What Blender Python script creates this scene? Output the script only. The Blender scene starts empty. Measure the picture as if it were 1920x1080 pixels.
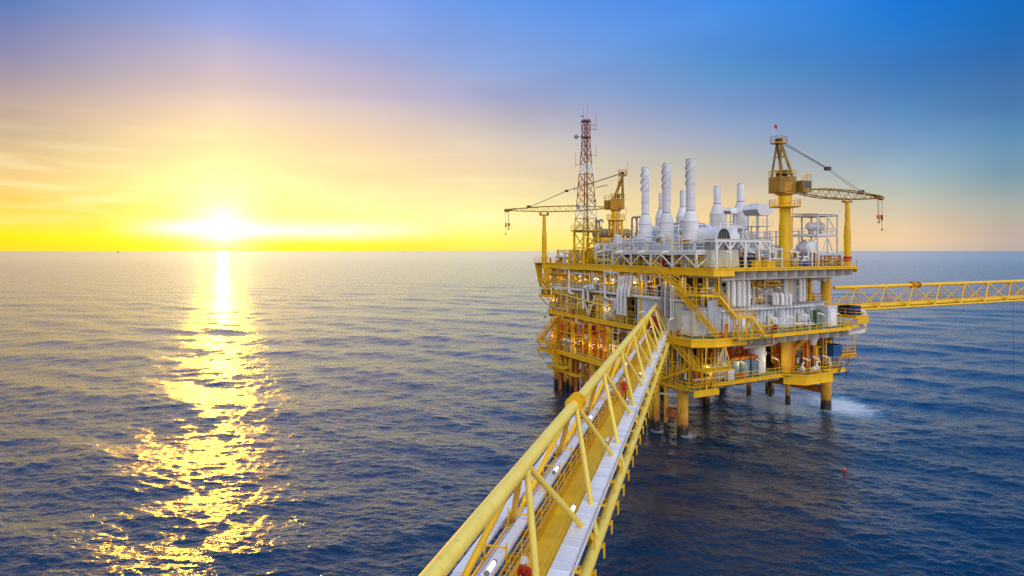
import bpy, math, random
import numpy as np
from mathutils import Vector, Matrix, Euler

rnd = random.Random(7)
S = bpy.context.scene
COL = S.collection
R = math.radians

# ------------------------------------------------------------------ camera
CAM_H = 26.0
FPX = 1100.0                       # focal length in pixels of the 1920 wide photograph
cam_d = bpy.data.cameras.new('camera')
cam = bpy.data.objects.new('camera', cam_d); COL.objects.link(cam)
cam.location = (0, 0, CAM_H); cam.rotation_euler = (R(90), 0, 0)
cam_d.sensor_width = 36.0; cam_d.lens = 36.0 * FPX / 1920.0
cam_d.shift_y = -70.0 / 1920.0
cam_d.clip_start = 0.2; cam_d.clip_end = 80000
S.camera = cam

# ------------------------------------------------------------------ colour management
S.view_settings.view_transform = 'Standard'
S.view_settings.look = 'None'
S.view_settings.exposure = 0.0
S.view_settings.gamma = 1.0
S.view_settings.use_curve_mapping = False
S.render.engine = 'CYCLES'
S.cycles.use_denoising = True
S.cycles.denoiser = 'OPENIMAGEDENOISE'
S.cycles.denoising_prefilter = 'NONE'
S.cycles.max_bounces = 6
S.cycles.diffuse_bounces = 3
S.cycles.glossy_bounces = 3
S.cycles.transmission_bounces = 2
S.cycles.sample_clamp_indirect = 0.9
S.cycles.caustics_reflective = False
S.cycles.caustics_refractive = False

# ------------------------------------------------------------------ sun
SUN_AZ = math.atan2(418 - 960, FPX)           # clockwise from +Y, negative = left
SUN_EL = R(2.6)
sun_vec = Vector((math.sin(SUN_AZ) * math.cos(SUN_EL), math.cos(SUN_AZ) * math.cos(SUN_EL), math.sin(SUN_EL)))
sun_d = bpy.data.lights.new('sun', 'SUN'); sun_d.energy = 1.4; sun_d.angle = R(0.6); sun_d.color = (1.0, 0.47, 0.004)
sun = bpy.data.objects.new('sun', sun_d); COL.objects.link(sun)
sun.rotation_euler = sun_vec.to_track_quat('Z', 'Y').to_euler()

# ------------------------------------------------------------------ world
def lin(c):
    return tuple(((x / 255) / 12.92 if x / 255 <= 0.04045 else ((x / 255 + 0.055) / 1.055) ** 2.4) for x in c)

W = bpy.data.worlds.new('World'); S.world = W; W.use_nodes = True
NT = W.node_tree; NT.nodes.clear()
class G:
    """tiny node builder"""
    def __init__(s, nt): s.nt = nt
    def n(s, t, **k):
        nd = s.nt.nodes.new(t)
        for a, b in k.items(): setattr(nd, a, b)
        return nd
    def l(s, a, b): s.nt.links.new(a, b)
    def put(s, sock, v):
        if isinstance(v, bpy.types.NodeSocket): s.l(v, sock)
        else: sock.default_value = v
    def math(s, op, a, b=None, c=None, clamp=False):
        nd = s.n('ShaderNodeMath', operation=op); nd.use_clamp = clamp
        s.put(nd.inputs[0], a)
        if b is not None: s.put(nd.inputs[1], b)
        if c is not None: s.put(nd.inputs[2], c)
        return nd.outputs[0]
    def vm(s, op, a, b=None, out=0):
        nd = s.n('ShaderNodeVectorMath', operation=op)
        s.put(nd.inputs[0], a)
        if b is not None: s.put(nd.inputs[1], b)
        return nd.outputs[out]
    def mix(s, f, a, b, bt='MIX'):
        nd = s.n('ShaderNodeMix', data_type='RGBA', blend_type=bt); nd.clamp_result = False
        s.put(nd.inputs[0], f); s.put(nd.inputs[6], a); s.put(nd.inputs[7], b)
        return nd.outputs[2]
    def mr(s, v, a, b, c=0.0, d=1.0, it='LINEAR'):
        nd = s.n('ShaderNodeMapRange', interpolation_type=it)
        for i, x in enumerate((v, a, b, c, d)): s.put(nd.inputs[i], x)
        return nd.outputs[0]
    def ramp(s, f, stops, it='LINEAR'):
        nd = s.n('ShaderNodeValToRGB'); cr = nd.color_ramp; cr.interpolation = it
        while len(cr.elements) < len(stops): cr.elements.new(0.5)
        for e, (p, c) in zip(cr.elements, stops):
            e.position = p; e.color = (*c[:3], 1) if len(c) >= 3 else (c[0], c[0], c[0], 1)
        s.put(nd.inputs[0], f)
        return nd.outputs[0]
    def noise(s, vec, scale, detail=4.0, rough=0.55, dist=0.0, out=0):
        nd = s.n('ShaderNodeTexNoise'); s.l(vec, nd.inputs['Vector'])
        nd.inputs['Scale'].default_value = scale; nd.inputs['Detail'].default_value = detail
        nd.inputs['Roughness'].default_value = rough; nd.inputs['Distortion'].default_value = dist
        return nd.outputs[out]
    def xyz(s, v):
        nd = s.n('ShaderNodeSeparateXYZ'); s.l(v, nd.inputs[0]); return nd.outputs
    def comb(s, x, y, z):
        nd = s.n('ShaderNodeCombineXYZ')
        for i, q in enumerate((x, y, z)): s.put(nd.inputs[i], q)
        return nd.outputs[0]

g = G(NT)
tc = g.n('ShaderNodeTexCoord')
dirv = g.vm('NORMALIZE', tc.outputs['Generated'])
dx, dy, dz = g.xyz(dirv)
el = g.math('ARCSINE', dz)                                   # radians
elp = g.math('MAXIMUM', el, 0.0)
p_el = g.math('SQRT', g.math('DIVIDE', elp, math.pi / 2))
flat = g.vm('NORMALIZE', g.comb(dx, dy, 0.0))
sflat = (math.sin(SUN_AZ), math.cos(SUN_AZ), 0.0)
az = g.math('MULTIPLY', g.math('ARCCOSINE', g.math('MULTIPLY', g.vm('DOT_PRODUCT', flat, sflat, out=1), 0.99999)), 180 / math.pi)

ZEN = (0.95, 1.10, 1.50)
def col_ramp(x, pts, zen=ZEN):
    """pts: (pixel row, sRGB) of one photograph column, turned into elevations"""
    st = []
    for y, c in pts:
        e = max(0.0, math.atan2(470 - y, math.hypot(FPX, x - 960)))
        st.append((math.sqrt(e / (math.pi / 2)), lin(c)))
    st.sort(key=lambda q: q[0])
    top = st[-1][1]; st.append((math.sqrt(48 / 90), tuple(a * f for a, f in zip(top, (1.0, 1.05, 1.1))))); st.append((1.0, zen))
    return g.ramp(p_el, st)
C418 = [(470, (255, 236, 30)), (455, (255, 240, 50)), (440, (255, 240, 80)), (400, (255, 240, 130)), (361, (255, 242, 160)), (331, (254, 240, 170)), (313, (253, 238, 172)),
        (278, (254, 230, 174)), (248, (250, 222, 174)), (218, (238, 212, 182)), (174, (218, 198, 190)), (130, (203, 186, 200)), (87, (184, 180, 212)), (44, (150, 168, 226)), (0, (130, 158, 232))]
C20 = [(470, (255, 215, 60)), (455, (255, 226, 40)), (442, (255, 236, 12)), (418, (252, 222, 78)), (378, (238, 202, 92)), (348, (238, 203, 122)), (305, (228, 196, 140)), (244, (200, 178, 150)),
       (187, (180, 160, 156)), (144, (160, 146, 165)), (87, (124, 130, 175)), (44, (108, 125, 181)), (0, (78, 120, 185))]
C690 = [(470, (255, 236, 50)), (448, (255, 245, 60)), (425, (255, 248, 150)), (390, (255, 248, 168)), (350, (252, 236, 170)), (305, (250, 222, 172)), (260, (238, 211, 178)), (217, (218, 199, 190)),
        (180, (196, 182, 200)), (152, (188, 178, 205)), (109, (164, 170, 215)), (65, (140, 165, 228)), (0, (125, 160, 236))]
C910 = [(470, (250, 232, 110)), (455, (255, 248, 100)), (435, (255, 250, 140)), (410, (254, 248, 178)), (390, (253, 242, 166)), (350, (250, 228, 172)), (305, (238, 214, 180)), (260, (214, 199, 185)),
        (220, (190, 180, 190)), (174, (158, 166, 206)), (150, (154, 166, 210)), (120, (138, 166, 220)), (65, (122, 160, 230)), (0, (100, 155, 238))]
C1360 = [(470, (250, 214, 146)), (420, (250, 211, 150)), (380, (235, 206, 162)), (330, (202, 192, 176)), (285, (172, 178, 186)), (260, (155, 168, 195)), (230, (138, 160, 200)), (190, (115, 150, 201)),
         (150, (95, 148, 205)), (110, (78, 143, 211)), (80, (75, 142, 217)), (40, (72, 144, 229)), (0, (62, 140, 235))]
C1690 = [(470, (226, 204, 178)), (450, (240, 207, 166)), (430, (238, 205, 166)), (400, (215, 200, 175)), (360, (185, 192, 181)), (335, (165, 185, 190)), (300, (143, 172, 195)), (275, (124, 160, 195)), (250, (108, 150, 195)),
         (200, (85, 138, 194)), (170, (72, 126, 190)), (130, (55, 120, 190)), (100, (45, 120, 196)), (50, (25, 120, 210)), (0, (4, 118, 215))]
C1890 = [(470, (190, 174, 170)), (440, (194, 178, 166)), (410, (184, 178, 166)), (380, (164, 172, 170)), (350, (136, 160, 171)), (320, (112, 149, 172)), (285, (104, 147, 180)), (250, (86, 137, 179)),
         (200, (72, 121, 176)), (150, (60, 112, 175)), (100, (36, 105, 176)), (55, (14, 105, 185)), (0, (2, 104, 192))]
rb = g.ramp(p_el, [(0.0, (1.80, 1.52, 1.40)), (0.25, (1.95, 1.76, 1.70)), (0.45, (1.88, 1.80, 1.86)), (0.7, (1.35, 1.42, 1.66)), (1.0, ZEN)])
ang = g.math('ARCTAN2', dx, dy)
sa = g.math('WRAP', g.math('MULTIPLY', g.math('SUBTRACT', ang, SUN_AZ), 180 / math.pi), -180.0, 180.0)
sn = g.math('MULTIPLY', sa, -1.0)
c = col_ramp(418, C418)
prev = 0.0
for x, pts in ((690, C690), (910, C910), (1360, C1360), (1690, C1690), (1890, C1890)):
    a_ = math.degrees(math.atan2(x - 960, FPX) - SUN_AZ)
    c = g.mix(g.mr(sa, prev, a_), c, col_ramp(x, pts)); prev = a_
c = g.mix(g.mr(sn, 0.0, math.degrees(SUN_AZ - math.atan2(20 - 960, FPX))), c, col_ramp(20, C20))
c = g.mix(g.mr(az, 74, 150, it='SMOOTHSTEP'), c, rb)

# streaky clouds, stretched along the horizon
cv = g.comb(g.math('MULTIPLY', ang, 3.2), g.math('MULTIPLY', el, 30.0), 0.0)
n1 = g.noise(cv, 1.6, 5, 0.55, 0.35)
cv2 = g.comb(g.math('MULTIPLY', ang, 2.0), g.math('MULTIPLY', el, 9.0), 3.7)
n2 = g.noise(cv2, 1.3, 4, 0.55, 0.6)
low = g.math('MULTIPLY', g.mr(el, 0.02, 0.045), g.mr(el, 0.075, 0.17, 1.0, 0.0))
near = g.mr(az, 6, 44, 1.0, 0.0)
dark = g.math('MULTIPLY', g.math('MULTIPLY', g.mr(n1, 0.50, 0.68), low), g.math('MULTIPLY', g.mr(az, 2, 16, 0.0, 1.0), g.mr(sa, -4, 6, 1.0, 0.0)))
c = g.mix(g.math('MULTIPLY', dark, 0.5), c, (0.86, 0.52, 0.12, 1), 'MIX')
lite = g.math('MULTIPLY', g.math('MULTIPLY', g.mr(n1, 0.50, 0.34), g.mr(el, 0.015, 0.05)), g.math('MULTIPLY', g.mr(el, 0.07, 0.2, 1.0, 0.0), near))
c = g.mix(g.math('MULTIPLY', lite, 0.5), c, (1.1, 0.98, 0.55, 1))
# large soft veil high up
c = g.mix(g.math('MULTIPLY', g.mr(n2, 0.35, 0.75), 0.2), c, (0.5, 0.47, 0.52, 1), 'MULTIPLY')
# soft bank of bright cloud lying at the height of the sun, to both sides of it
band = g.math('MULTIPLY', g.math('POWER', 2.718, g.math('MULTIPLY', g.math('POWER', g.math('DIVIDE', g.math('SUBTRACT', el, 0.033), 0.013), 2.0), -1.0)),
              g.math('MULTIPLY', g.mr(sa, -9, -2, 0.0, 1.0, 'SMOOTHSTEP'), g.mr(sa, 10, 22, 1.0, 0.0, 'SMOOTHSTEP')))
band = g.math('MULTIPLY', band, g.mr(n1, 0.3, 0.6, 0.55, 1.0))
c = g.mix(g.math('MULTIPLY', band, 0.95), c, (1.25, 1.2, 0.95, 1))
# the sun's own glow
gam = g.math('MULTIPLY', g.math('ARCCOSINE', g.math('MULTIPLY', g.vm('DOT_PRODUCT', dirv, tuple(Vector((math.sin(SUN_AZ) * math.cos(R(2.1)), math.cos(SUN_AZ) * math.cos(R(2.1)), math.sin(R(2.1))))), out=1), 0.999999)), 180 / math.pi)
def gauss(sig): return g.math('POWER', 2.718, g.math('MULTIPLY', g.math('POWER', g.math('DIVIDE', gam, sig), 2.0), -1.0))
glow = g.mix(1.0, g.mix(gauss(1.4), (0, 0, 0, 1), (7, 5.2, 0.5, 1)), g.mix(gauss(3.0), (0, 0, 0, 1), (0.8, 0.72, 0.40, 1)), 'ADD')
glow = g.mix(1.0, glow, g.mix(gauss(6.5), (0, 0, 0, 1), (0.28, 0.20, 0.01, 1)), 'ADD')
c = g.mix(1.0, c, glow, 'ADD')
bg1 = g.n('ShaderNodeBackground'); g.l(c, bg1.inputs['Color']); bg1.inputs['Strength'].default_value = 1.0
sky = g.n('ShaderNodeTexSky', sky_type='NISHITA'); sky.sun_disc = False
sky.sun_elevation = SUN_EL; sky.sun_rotation = SUN_AZ; sky.altitude = 20
bg2 = g.n('ShaderNodeBackground'); g.l(sky.outputs[0], bg2.inputs['Color']); bg2.inputs['Strength'].default_value = 0.012
add = g.n('ShaderNodeAddShader'); g.l(bg1.outputs[0], add.inputs[0]); g.l(bg2.outputs[0], add.inputs[1])
out = g.n('ShaderNodeOutputWorld'); g.l(add.outputs[0], out.inputs['Surface'])

# ------------------------------------------------------------------ materials
def new_mat(name):
    m = bpy.data.materials.new(name); m.use_nodes = True; nt = m.node_tree; nt.nodes.clear()
    gg = G(nt); b = gg.n('ShaderNodeBsdfPrincipled'); o = gg.n('ShaderNodeOutputMaterial'); gg.l(b.outputs[0], o.inputs[0])
    return m, gg, b
def paint(name, col, col2=None, rough=0.5, metal=0.0, wear=0.25, scale=0.9, streak=0.25, grime=(0.16, 0.09, 0.04), bump=0.1):
    """painted steel: slow tone change, rain streaks of grime, small chips"""
    m, q, b = new_mat(name)
    col2 = col2 or tuple(x * 0.72 for x in col)
    geo = q.n('ShaderNodeNewGeometry'); pos = geo.outputs['Position']
    oi = q.n('ShaderNodeObjectInfo')
    n = q.noise(pos, scale, 5, 0.6)
    k = q.mix(q.mr(n, 0.35, 0.7), (*col, 1), (*col2, 1))
    st = q.noise(q.vm('MULTIPLY', pos, (3.5, 3.5, 0.35)), 1.0, 4, 0.65)
    k = q.mix(q.math('MULTIPLY', q.mr(st, 0.56, 0.78), streak), k, (*grime, 1))
    ch = q.noise(pos, 9.0, 3, 0.6)
    k = q.mix(q.math('MULTIPLY', q.mr(ch, 0.66, 0.72), wear), k, (*grime, 1))
    hs = q.n('ShaderNodeHueSaturation'); q.l(k, hs.inputs['Color'])
    hs.inputs['Value'].default_value = 1.0
    q.l(q.mr(oi.outputs['Random'], 0, 1, 0.88, 1.08), hs.inputs['Value'])
    q.l(hs.outputs[0], b.inputs['Base Color'])
    q.l(q.mr(n, 0.3, 0.7, rough - 0.08, rough + 0.12), b.inputs['Roughness'])
    b.inputs['Metallic'].default_value = metal; b.inputs['Specular IOR Level'].default_value = 0.32
    if bump:
        bp = q.n('ShaderNodeBump'); bp.inputs['Strength'].default_value = bump; bp.inputs['Distance'].default_value = 0.03
        q.l(q.noise(pos, 14.0, 3, 0.6), bp.inputs['Height']); q.l(bp.outputs[0], b.inputs['Normal'])
    return m
M = {}
M['yellow'] = paint('yellow_paint', (0.95, 0.595, 0.012), (0.87, 0.475, 0.008), 0.42, wear=0.3, streak=0.30)
M['pale_yellow'] = paint('pale_yellow_paint', (0.96, 0.76, 0.15), (0.90, 0.65, 0.095), 0.44, wear=0.3, streak=0.28, scale=0.6)
M['deck_yellow'] = paint('deck_yellow_paint', (0.95, 0.60, 0.004), (0.88, 0.50, 0.003), 0.5, wear=0.2, streak=0.1, scale=0.5)
M['ochre'] = paint('ochre_paint', (0.66, 0.32, 0.015), (0.48, 0.21, 0.012), 0.5, wear=0.5, streak=0.45)
M['drab'] = paint('weathered_backlit_paint', (0.40, 0.24, 0.03), (0.27, 0.15, 0.02), 0.55, wear=0.5, streak=0.5)  # worn crane yellow, its backlit shade mixed into the colour
M['orange'] = paint('orange_paint', (0.82, 0.24, 0.02), (0.66, 0.15, 0.015), 0.45, wear=0.3)
M['white'] = paint('white_paint', (0.84, 0.84, 0.84), (0.76, 0.76, 0.76), 0.42, wear=0.15, streak=0.18, grime=(0.32, 0.22, 0.12))
M['wall'] = paint('wall_sheet', (0.69, 0.74, 0.81), (0.59, 0.64, 0.71), 0.5, wear=0.15, streak=0.25, grime=(0.34, 0.24, 0.14))
M['cream'] = paint('cream_cladding', (0.66, 0.64, 0.52), (0.56, 0.53, 0.42), 0.55, wear=0.2, streak=0.3, grime=(0.3, 0.2, 0.1))
M['alu'] = paint('aluminium_sheet', (0.88, 0.88, 0.88), (0.78, 0.79, 0.80), 0.34, metal=0.12, wear=0.1, streak=0.12, grime=(0.4, 0.33, 0.25))
M['grey'] = paint('grey_paint', (0.30, 0.31, 0.33), (0.22, 0.23, 0.25), 0.5, wear=0.3, streak=0.3)
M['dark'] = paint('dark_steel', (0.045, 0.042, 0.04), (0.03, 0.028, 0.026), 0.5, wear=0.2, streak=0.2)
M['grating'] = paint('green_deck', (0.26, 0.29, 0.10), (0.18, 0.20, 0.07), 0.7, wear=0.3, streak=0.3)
M['brown'] = paint('shade_brown', (0.13, 0.065, 0.02), (0.08, 0.04, 0.012), 0.6, wear=0.4, streak=0.5)  # dark brown standing in for the shade inside the decks
M['red'] = paint('red_paint', (0.55, 0.03, 0.02), (0.42, 0.02, 0.015), 0.45, wear=0.2)
M['mast_red'] = paint('mast_red_paint', (0.30, 0.05, 0.03), (0.20, 0.03, 0.02), 0.5, wear=0.3)
M['blue'] = paint('blue_paint', (0.02, 0.13, 0.36), (0.015, 0.09, 0.26), 0.45, wear=0.2)
M['navy'] = paint('navy_paint', (0.012, 0.03, 0.12), (0.01, 0.02, 0.08), 0.45, wear=0.2)
M['teal'] = paint('blue_grey_paint', (0.16, 0.25, 0.32), (0.12, 0.19, 0.25), 0.45, wear=0.2)
M['rust'] = paint('rusty_yellow', (0.62, 0.20, 0.03), (0.30, 0.07, 0.02), 0.7, wear=0.7, streak=0.6, scale=0.5)
M['green'] = paint('green_paint', (0.05, 0.16, 0.07), (0.03, 0.11, 0.05), 0.5, wear=0.2)
M['coverall'] = paint('red_coverall', (0.55, 0.035, 0.02), (0.42, 0.02, 0.015), 0.85, wear=0, streak=0, scale=6, bump=0.4)
M['skin'] = paint('skin', (0.38, 0.19, 0.11), (0.34, 0.16, 0.09), 0.55, wear=0, streak=0)
M['boot'] = paint('boot_leather', (0.03, 0.022, 0.018), None, 0.6, wear=0, streak=0)
M['helmet'] = paint('helmet_plastic', (0.86, 0.86, 0.84), None, 0.3, wear=0, streak=0, bump=0)
M['rope'] = paint('rope', (0.06, 0.06, 0.06), None, 0.8, wear=0, streak=0)
M['lifering'] = paint('lifering_orange', (0.75, 0.12, 0.03), None, 0.5, wear=0, streak=0)
def glass_mat():
    m, q, b = new_mat('dark_glass'); b.inputs['Base Color'].default_value = (0.02, 0.025, 0.03, 1); b.inputs['Roughness'].default_value = 0.08; return m
M['glass'] = glass_mat()
def lamp_mat():
    m, q, b = new_mat('lit_tube'); b.inputs['Base Color'].default_value = (0.9, 0.85, 0.7, 1)
    b.inputs['Emission Color'].default_value = (1.0, 0.90, 0.62, 1); b.inputs['Emission Strength'].default_value = 1.35; return m
M['lit'] = lamp_mat()
def leg_mat():
    """yellow leg with rust below the deck and a dark band of marine growth at the waterline"""
    m, q, b = new_mat('leg_paint')
    geo = q.n('ShaderNodeNewGeometry'); pos = geo.outputs['Position']; z = q.xyz(pos)[2]
    n = q.noise(pos, 1.1, 5, 0.65); n2 = q.noise(q.vm('MULTIPLY', pos, (2.4, 2.4, 0.5)), 1.0, 5, 0.7)
    k = q.mix(q.mr(n, 0.35, 0.7), (0.84, 0.49, 0.03, 1), (0.70, 0.37, 0.02, 1))
    hz = q.math('ADD', z, q.mr(n2, 0.3, 0.7, -2.2, 2.2))
    k = q.mix(q.math('MULTIPLY', q.mr(hz, 4.2, 1.6), 0.75), k, (0.34, 0.10, 0.02, 1))
    k = q.mix(q.mr(q.math('ADD', z, q.mr(n, 0.3, 0.7, -0.5, 0.5)), 1.7, 1.2), k, (0.022, 0.018, 0.012, 1))
    q.l(k, b.inputs['Base Color']); b.inputs['Roughness'].default_value = 0.55
    bp = q.n('ShaderNodeBump'); bp.inputs['Strength'].default_value = 0.25; bp.inputs['Distance'].default_value = 0.05
    q.l(n2, bp.inputs['Height']); q.l(bp.outputs[0], b.inputs['Normal'])
    return m
M['leg'] = leg_mat()

# ------------------------------------------------------------------ frames
P_ANG = math.atan2(0.4486, 0.8936); P_ORG = Vector((24.1, 82.9, 0))       # platform grid: u along its front, v away
B_ANG = -R(17.9)                                                          # the near footbridge runs along local +y
R_ORG = Vector((54.9, 100.0, 0)); R_ANG = -R(66.4)                        # the far footbridge
FR = {'W': Matrix.Identity(4),
      'P': Matrix.Translation(P_ORG) @ Matrix.Rotation(P_ANG, 4, 'Z'),
      'B': Matrix.Rotation(B_ANG, 4, 'Z'),
      'R': Matrix.Translation(R_ORG) @ Matrix.Rotation(R_ANG, 4, 'Z')}
PI4 = FR['P'].inverted()
def _ray(x, y):
    o = PI4 @ Vector((0, 0, CAM_H)); d = PI4.to_3x3() @ Vector(((x - 960) / FPX, 1.0, -(y - 470) / FPX)); return o, d
def onv(x, y, v): o, d = _ray(x, y); t = (v - o.y) / d.y; return o + d * t     # sight line to the plane v = const (platform metres)
def onu(x, y, u): o, d = _ray(x, y); t = (u - o.x) / d.x; return o + d * t
def onz(x, y, z): o, d = _ray(x, y); t = (z - o.z) / d.z; return o + d * t

# ------------------------------------------------------------------ object helpers
BASE = {}; FRAME = {}
def tag(o, label=None, cat=None, group=None, kind=None):
    if label: o['label'] = label
    if cat: o['category'] = cat
    if group: o['group'] = group
    if kind: o['kind'] = kind
    return o
def thing(name, label, cat, base=(0, 0, 0), frame='P', group=None):
    o = bpy.data.objects.new(name, None); COL.objects.link(o); o.empty_display_size = 0.3
    b = Vector(base); fm = FR[frame]
    o.location = fm @ b; o.rotation_euler = fm.to_euler()
    BASE[o.name] = b; FRAME[o.name] = frame
    return tag(o, label, cat, group)
def copy_tree(o, parent=None):
    cpy = o.copy(); COL.objects.link(cpy)
    if parent: cpy.parent = parent
    for ch in list(o.children): copy_tree(ch, cpy)
    return cpy
def V(*a): return Vector(a)

class MB:
    def __init__(s): s.v = []; s.f = []; s.sm = []
    def add(s, vs, fs, sm=False):
        k = len(s.v); s.v += [tuple(p) for p in vs]; s.f += [tuple(i + k for i in f) for f in fs]
        s.sm += [sm] * len(fs) if isinstance(sm, bool) else sm
        return s
    def box(s, c, d, rz=0.0, mat=None):
        x, y, z = d[0] / 2, d[1] / 2, d[2] / 2
        vs = [V(a * x, b * y, e * z) for a in (-1, 1) for b in (-1, 1) for e in (-1, 1)]
        if mat is not None: vs = [mat @ p for p in vs]
        elif rz: m = Matrix.Rotation(rz, 3, 'Z'); vs = [m @ p for p in vs]
        c = Vector(c)
        return s.add([p + c for p in vs], [(0, 1, 3, 2), (4, 6, 7, 5), (0, 4, 5, 1), (2, 3, 7, 6), (0, 2, 6, 4), (1, 5, 7, 3)])
    def b2(s, lo, hi):
        return s.box([(a + b) / 2 for a, b in zip(lo, hi)], [abs(b - a) for a, b in zip(lo, hi)])
    def bar(s, p0, p1, w, h=None, up=(0, 0, 1)):
        p0 = Vector(p0); p1 = Vector(p1); h = h or w; d = p1 - p0; L = d.length
        if L < 1e-5: return s
        d /= L; up = Vector(up)
        if abs(d.dot(up)) > 0.98: up = V(1, 0, 0)
        a = d.cross(up).normalized(); b = a.cross(d)
        q = [a * w / 2 + b * h / 2, a * w / 2 - b * h / 2, -a * w / 2 - b * h / 2, -a * w / 2 + b * h / 2]
        return s.add([p0 + x for x in q] + [p1 + x for x in q], [(0, 1, 2, 3), (7, 6, 5, 4), (0, 4, 5, 1), (1, 5, 6, 2), (2, 6, 7, 3), (3, 7, 4, 0)])
    def ibeam(s, p0, p1, w, h):
        p0 = Vector(p0); p1 = Vector(p1); t = min(0.06, h * 0.12); z = V(0, 0, h / 2 - t / 2)
        s.bar(p0 + z, p1 + z, w, t); s.bar(p0 - z, p1 - z, w, t); s.bar(p0, p1, t, h - 2 * t - 0.004); return s
    def tube(s, p0, p1, r, n=10, r2=None, caps=True):
        p0 = Vector(p0); p1 = Vector(p1); r2 = r if r2 is None else r2; d = p1 - p0
        if d.length < 1e-5: return s
        d.normalize(); a = d.orthogonal().normalized(); b = d.cross(a)
        cs = [(math.cos(2 * math.pi * i / n), math.sin(2 * math.pi * i / n)) for i in range(n)]
        A = [p0 + (a * x + b * y) * r for x, y in cs]; B = [p1 + (a * x + b * y) * r2 for x, y in cs]
        s.add(A + B, [(i, (i + 1) % n, n + (i + 1) % n, n + i) for i in range(n)], True)
        if caps:
            s.add(A, [tuple(range(n - 1, -1, -1))]); s.add(B, [tuple(range(n))])
        return s
    def path(s, pts, r, n=8, bend=None, caps=True, arc=4):
        pts = [Vector(p) for p in pts]; bend = r * 2.2 if bend is None else bend
        q = [pts[0]]
        for i in range(1, len(pts) - 1):
            a, b, c2 = pts[i - 1], pts[i], pts[i + 1]; d1 = (a - b); d2 = (c2 - b); l1, l2 = d1.length, d2.length
            k = min(bend, l1 * 0.45, l2 * 0.45); d1 /= l1; d2 /= l2
            if d1.dot(d2) < -0.995: q.append(b); continue
            s0 = b + d1 * k; s1 = b + d2 * k
            for j in range(arc + 1):
                t = j / arc; q.append(s0 * (1 - t) ** 2 + b * 2 * t * (1 - t) + s1 * t ** 2)
        q.append(pts[-1])
        d = (q[1] - q[0]).normalized(); a = d.orthogonal().normalized(); rings = []
        for i, p in enumerate(q):
            if 0 < i < len(q) - 1: dd = ((q[i] - q[i - 1]).normalized() + (q[i + 1] - q[i]).normalized())
            elif i == 0: dd = q[1] - q[0]
            else: dd = q[-1] - q[-2]
            dd.normalize(); a = (a - dd * a.dot(dd)).normalized(); b = dd.cross(a)
            rings.append([p + (a * math.cos(2 * math.pi * j / n) + b * math.sin(2 * math.pi * j / n)) * r for j in range(n)])
        vs = [p for rg in rings for p in rg]
        fs = [(i * n + j, i * n + (j + 1) % n, (i + 1) * n + (j + 1) % n, (i + 1) * n + j) for i in range(len(q) - 1) for j in range(n)]
        s.add(vs, fs, True)
        if caps:
            s.add(rings[0], [tuple(range(n - 1, -1, -1))]); s.add(rings[-1], [tuple(range(n))])
        return s
    def lathe(s, prof, c=(0, 0, 0), n=20, axis=None, smooth=True):
        """prof = [(r, z)] round the axis through c; each segment gets its own verts so rims stay crisp"""
        c = Vector(c); ax = Vector(axis).normalized() if axis else V(0, 0, 1); a = ax.orthogonal().normalized() if axis else V(1, 0, 0); b = ax.cross(a)
        for (r0, z0), (r1, z1) in zip(prof, prof[1:]):
            A = [c + ax * z0 + (a * math.cos(2 * math.pi * i / n) + b * math.sin(2 * math.pi * i / n)) * r0 for i in range(n)]
            B = [c + ax * z1 + (a * math.cos(2 * math.pi * i / n) + b * math.sin(2 * math.pi * i / n)) * r1 for i in range(n)]
            if r0 < 1e-4: s.add([A[0]] + B, [(0, 1 + i, 1 + (i + 1) % n) for i in range(n)], False)
            elif r1 < 1e-4: s.add(A + [B[0]], [(i, (i + 1) % n, n) for i in range(n)], False)
            else: s.add(A + B, [(i, (i + 1) % n, n + (i + 1) % n, n + i) for i in range(n)], smooth)
        return s
    def prism(s, poly, d):
        """poly: list of points, extruded by vector d"""
        poly = [Vector(p) for p in poly]; d = Vector(d); n = len(poly)
        return s.add(poly + [p + d for p in poly], [tuple(range(n - 1, -1, -1)), tuple(range(n, 2 * n))] + [(i, (i + 1) % n, n + (i + 1) % n, n + i) for i in range(n)])
    def rail(s, pts, h=1.1, step=1.6, r=0.032, toe=True):
        for a, b in zip(pts, pts[1:]):
            a = Vector(a); b = Vector(b); L = (b - a).length; k = max(1, round(L / step))
            for i in range(k + 1):
                p = a.lerp(b, i / k); s.bar(p, p + V(0, 0, h), 0.06)
            for z in (h, h * 0.55): s.bar(a + V(0, 0, z), b + V(0, 0, z), r * 2)
            if toe: s.bar(a + V(0, 0, 0.07), b + V(0, 0, 0.07), 0.02, 0.14)
        return s
    def ladder(s, p0, p1, w=(0.45, 0, 0)):
        p0 = Vector(p0); p1 = Vector(p1); w = Vector(w); s.bar(p0, p1, 0.06); s.bar(p0 + w, p1 + w, 0.06)
        k = int((p1 - p0).length / 0.35)
        for i in range(1, k): p = p0.lerp(p1, i / k); s.bar(p, p + w, 0.04)
        return s
    def mesh(s, name, mat):
        me = bpy.data.meshes.new(name); me.from_pydata(s.v, [], s.f)
        me.polygons.foreach_set('use_smooth', s.sm)
        me.materials.append(M[mat] if isinstance(mat, str) else mat); me.update()
        return me
    def build(s, name, mat, parent=None, frame=None, base=None, label=None, kind=None):
        """authored in frame coordinates; stored relative to the parent's base"""
        b = BASE[parent.name] if parent is not None else Vector(base or (0, 0, 0))
        s.v = [(x - b.x, y - b.y, z - b.z) for x, y, z in s.v]
        o = bpy.data.objects.new(name, s.mesh(name, mat)); COL.objects.link(o)
        if parent is not None: o.parent = parent
        else:
            fm = FR[frame or 'P']; o.location = fm @ b; o.rotation_euler = fm.to_euler()
        BASE[o.name] = b
        if label: o['label'] = label
        if kind: o['kind'] = kind
        return o
def mb(): return MB()

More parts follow.
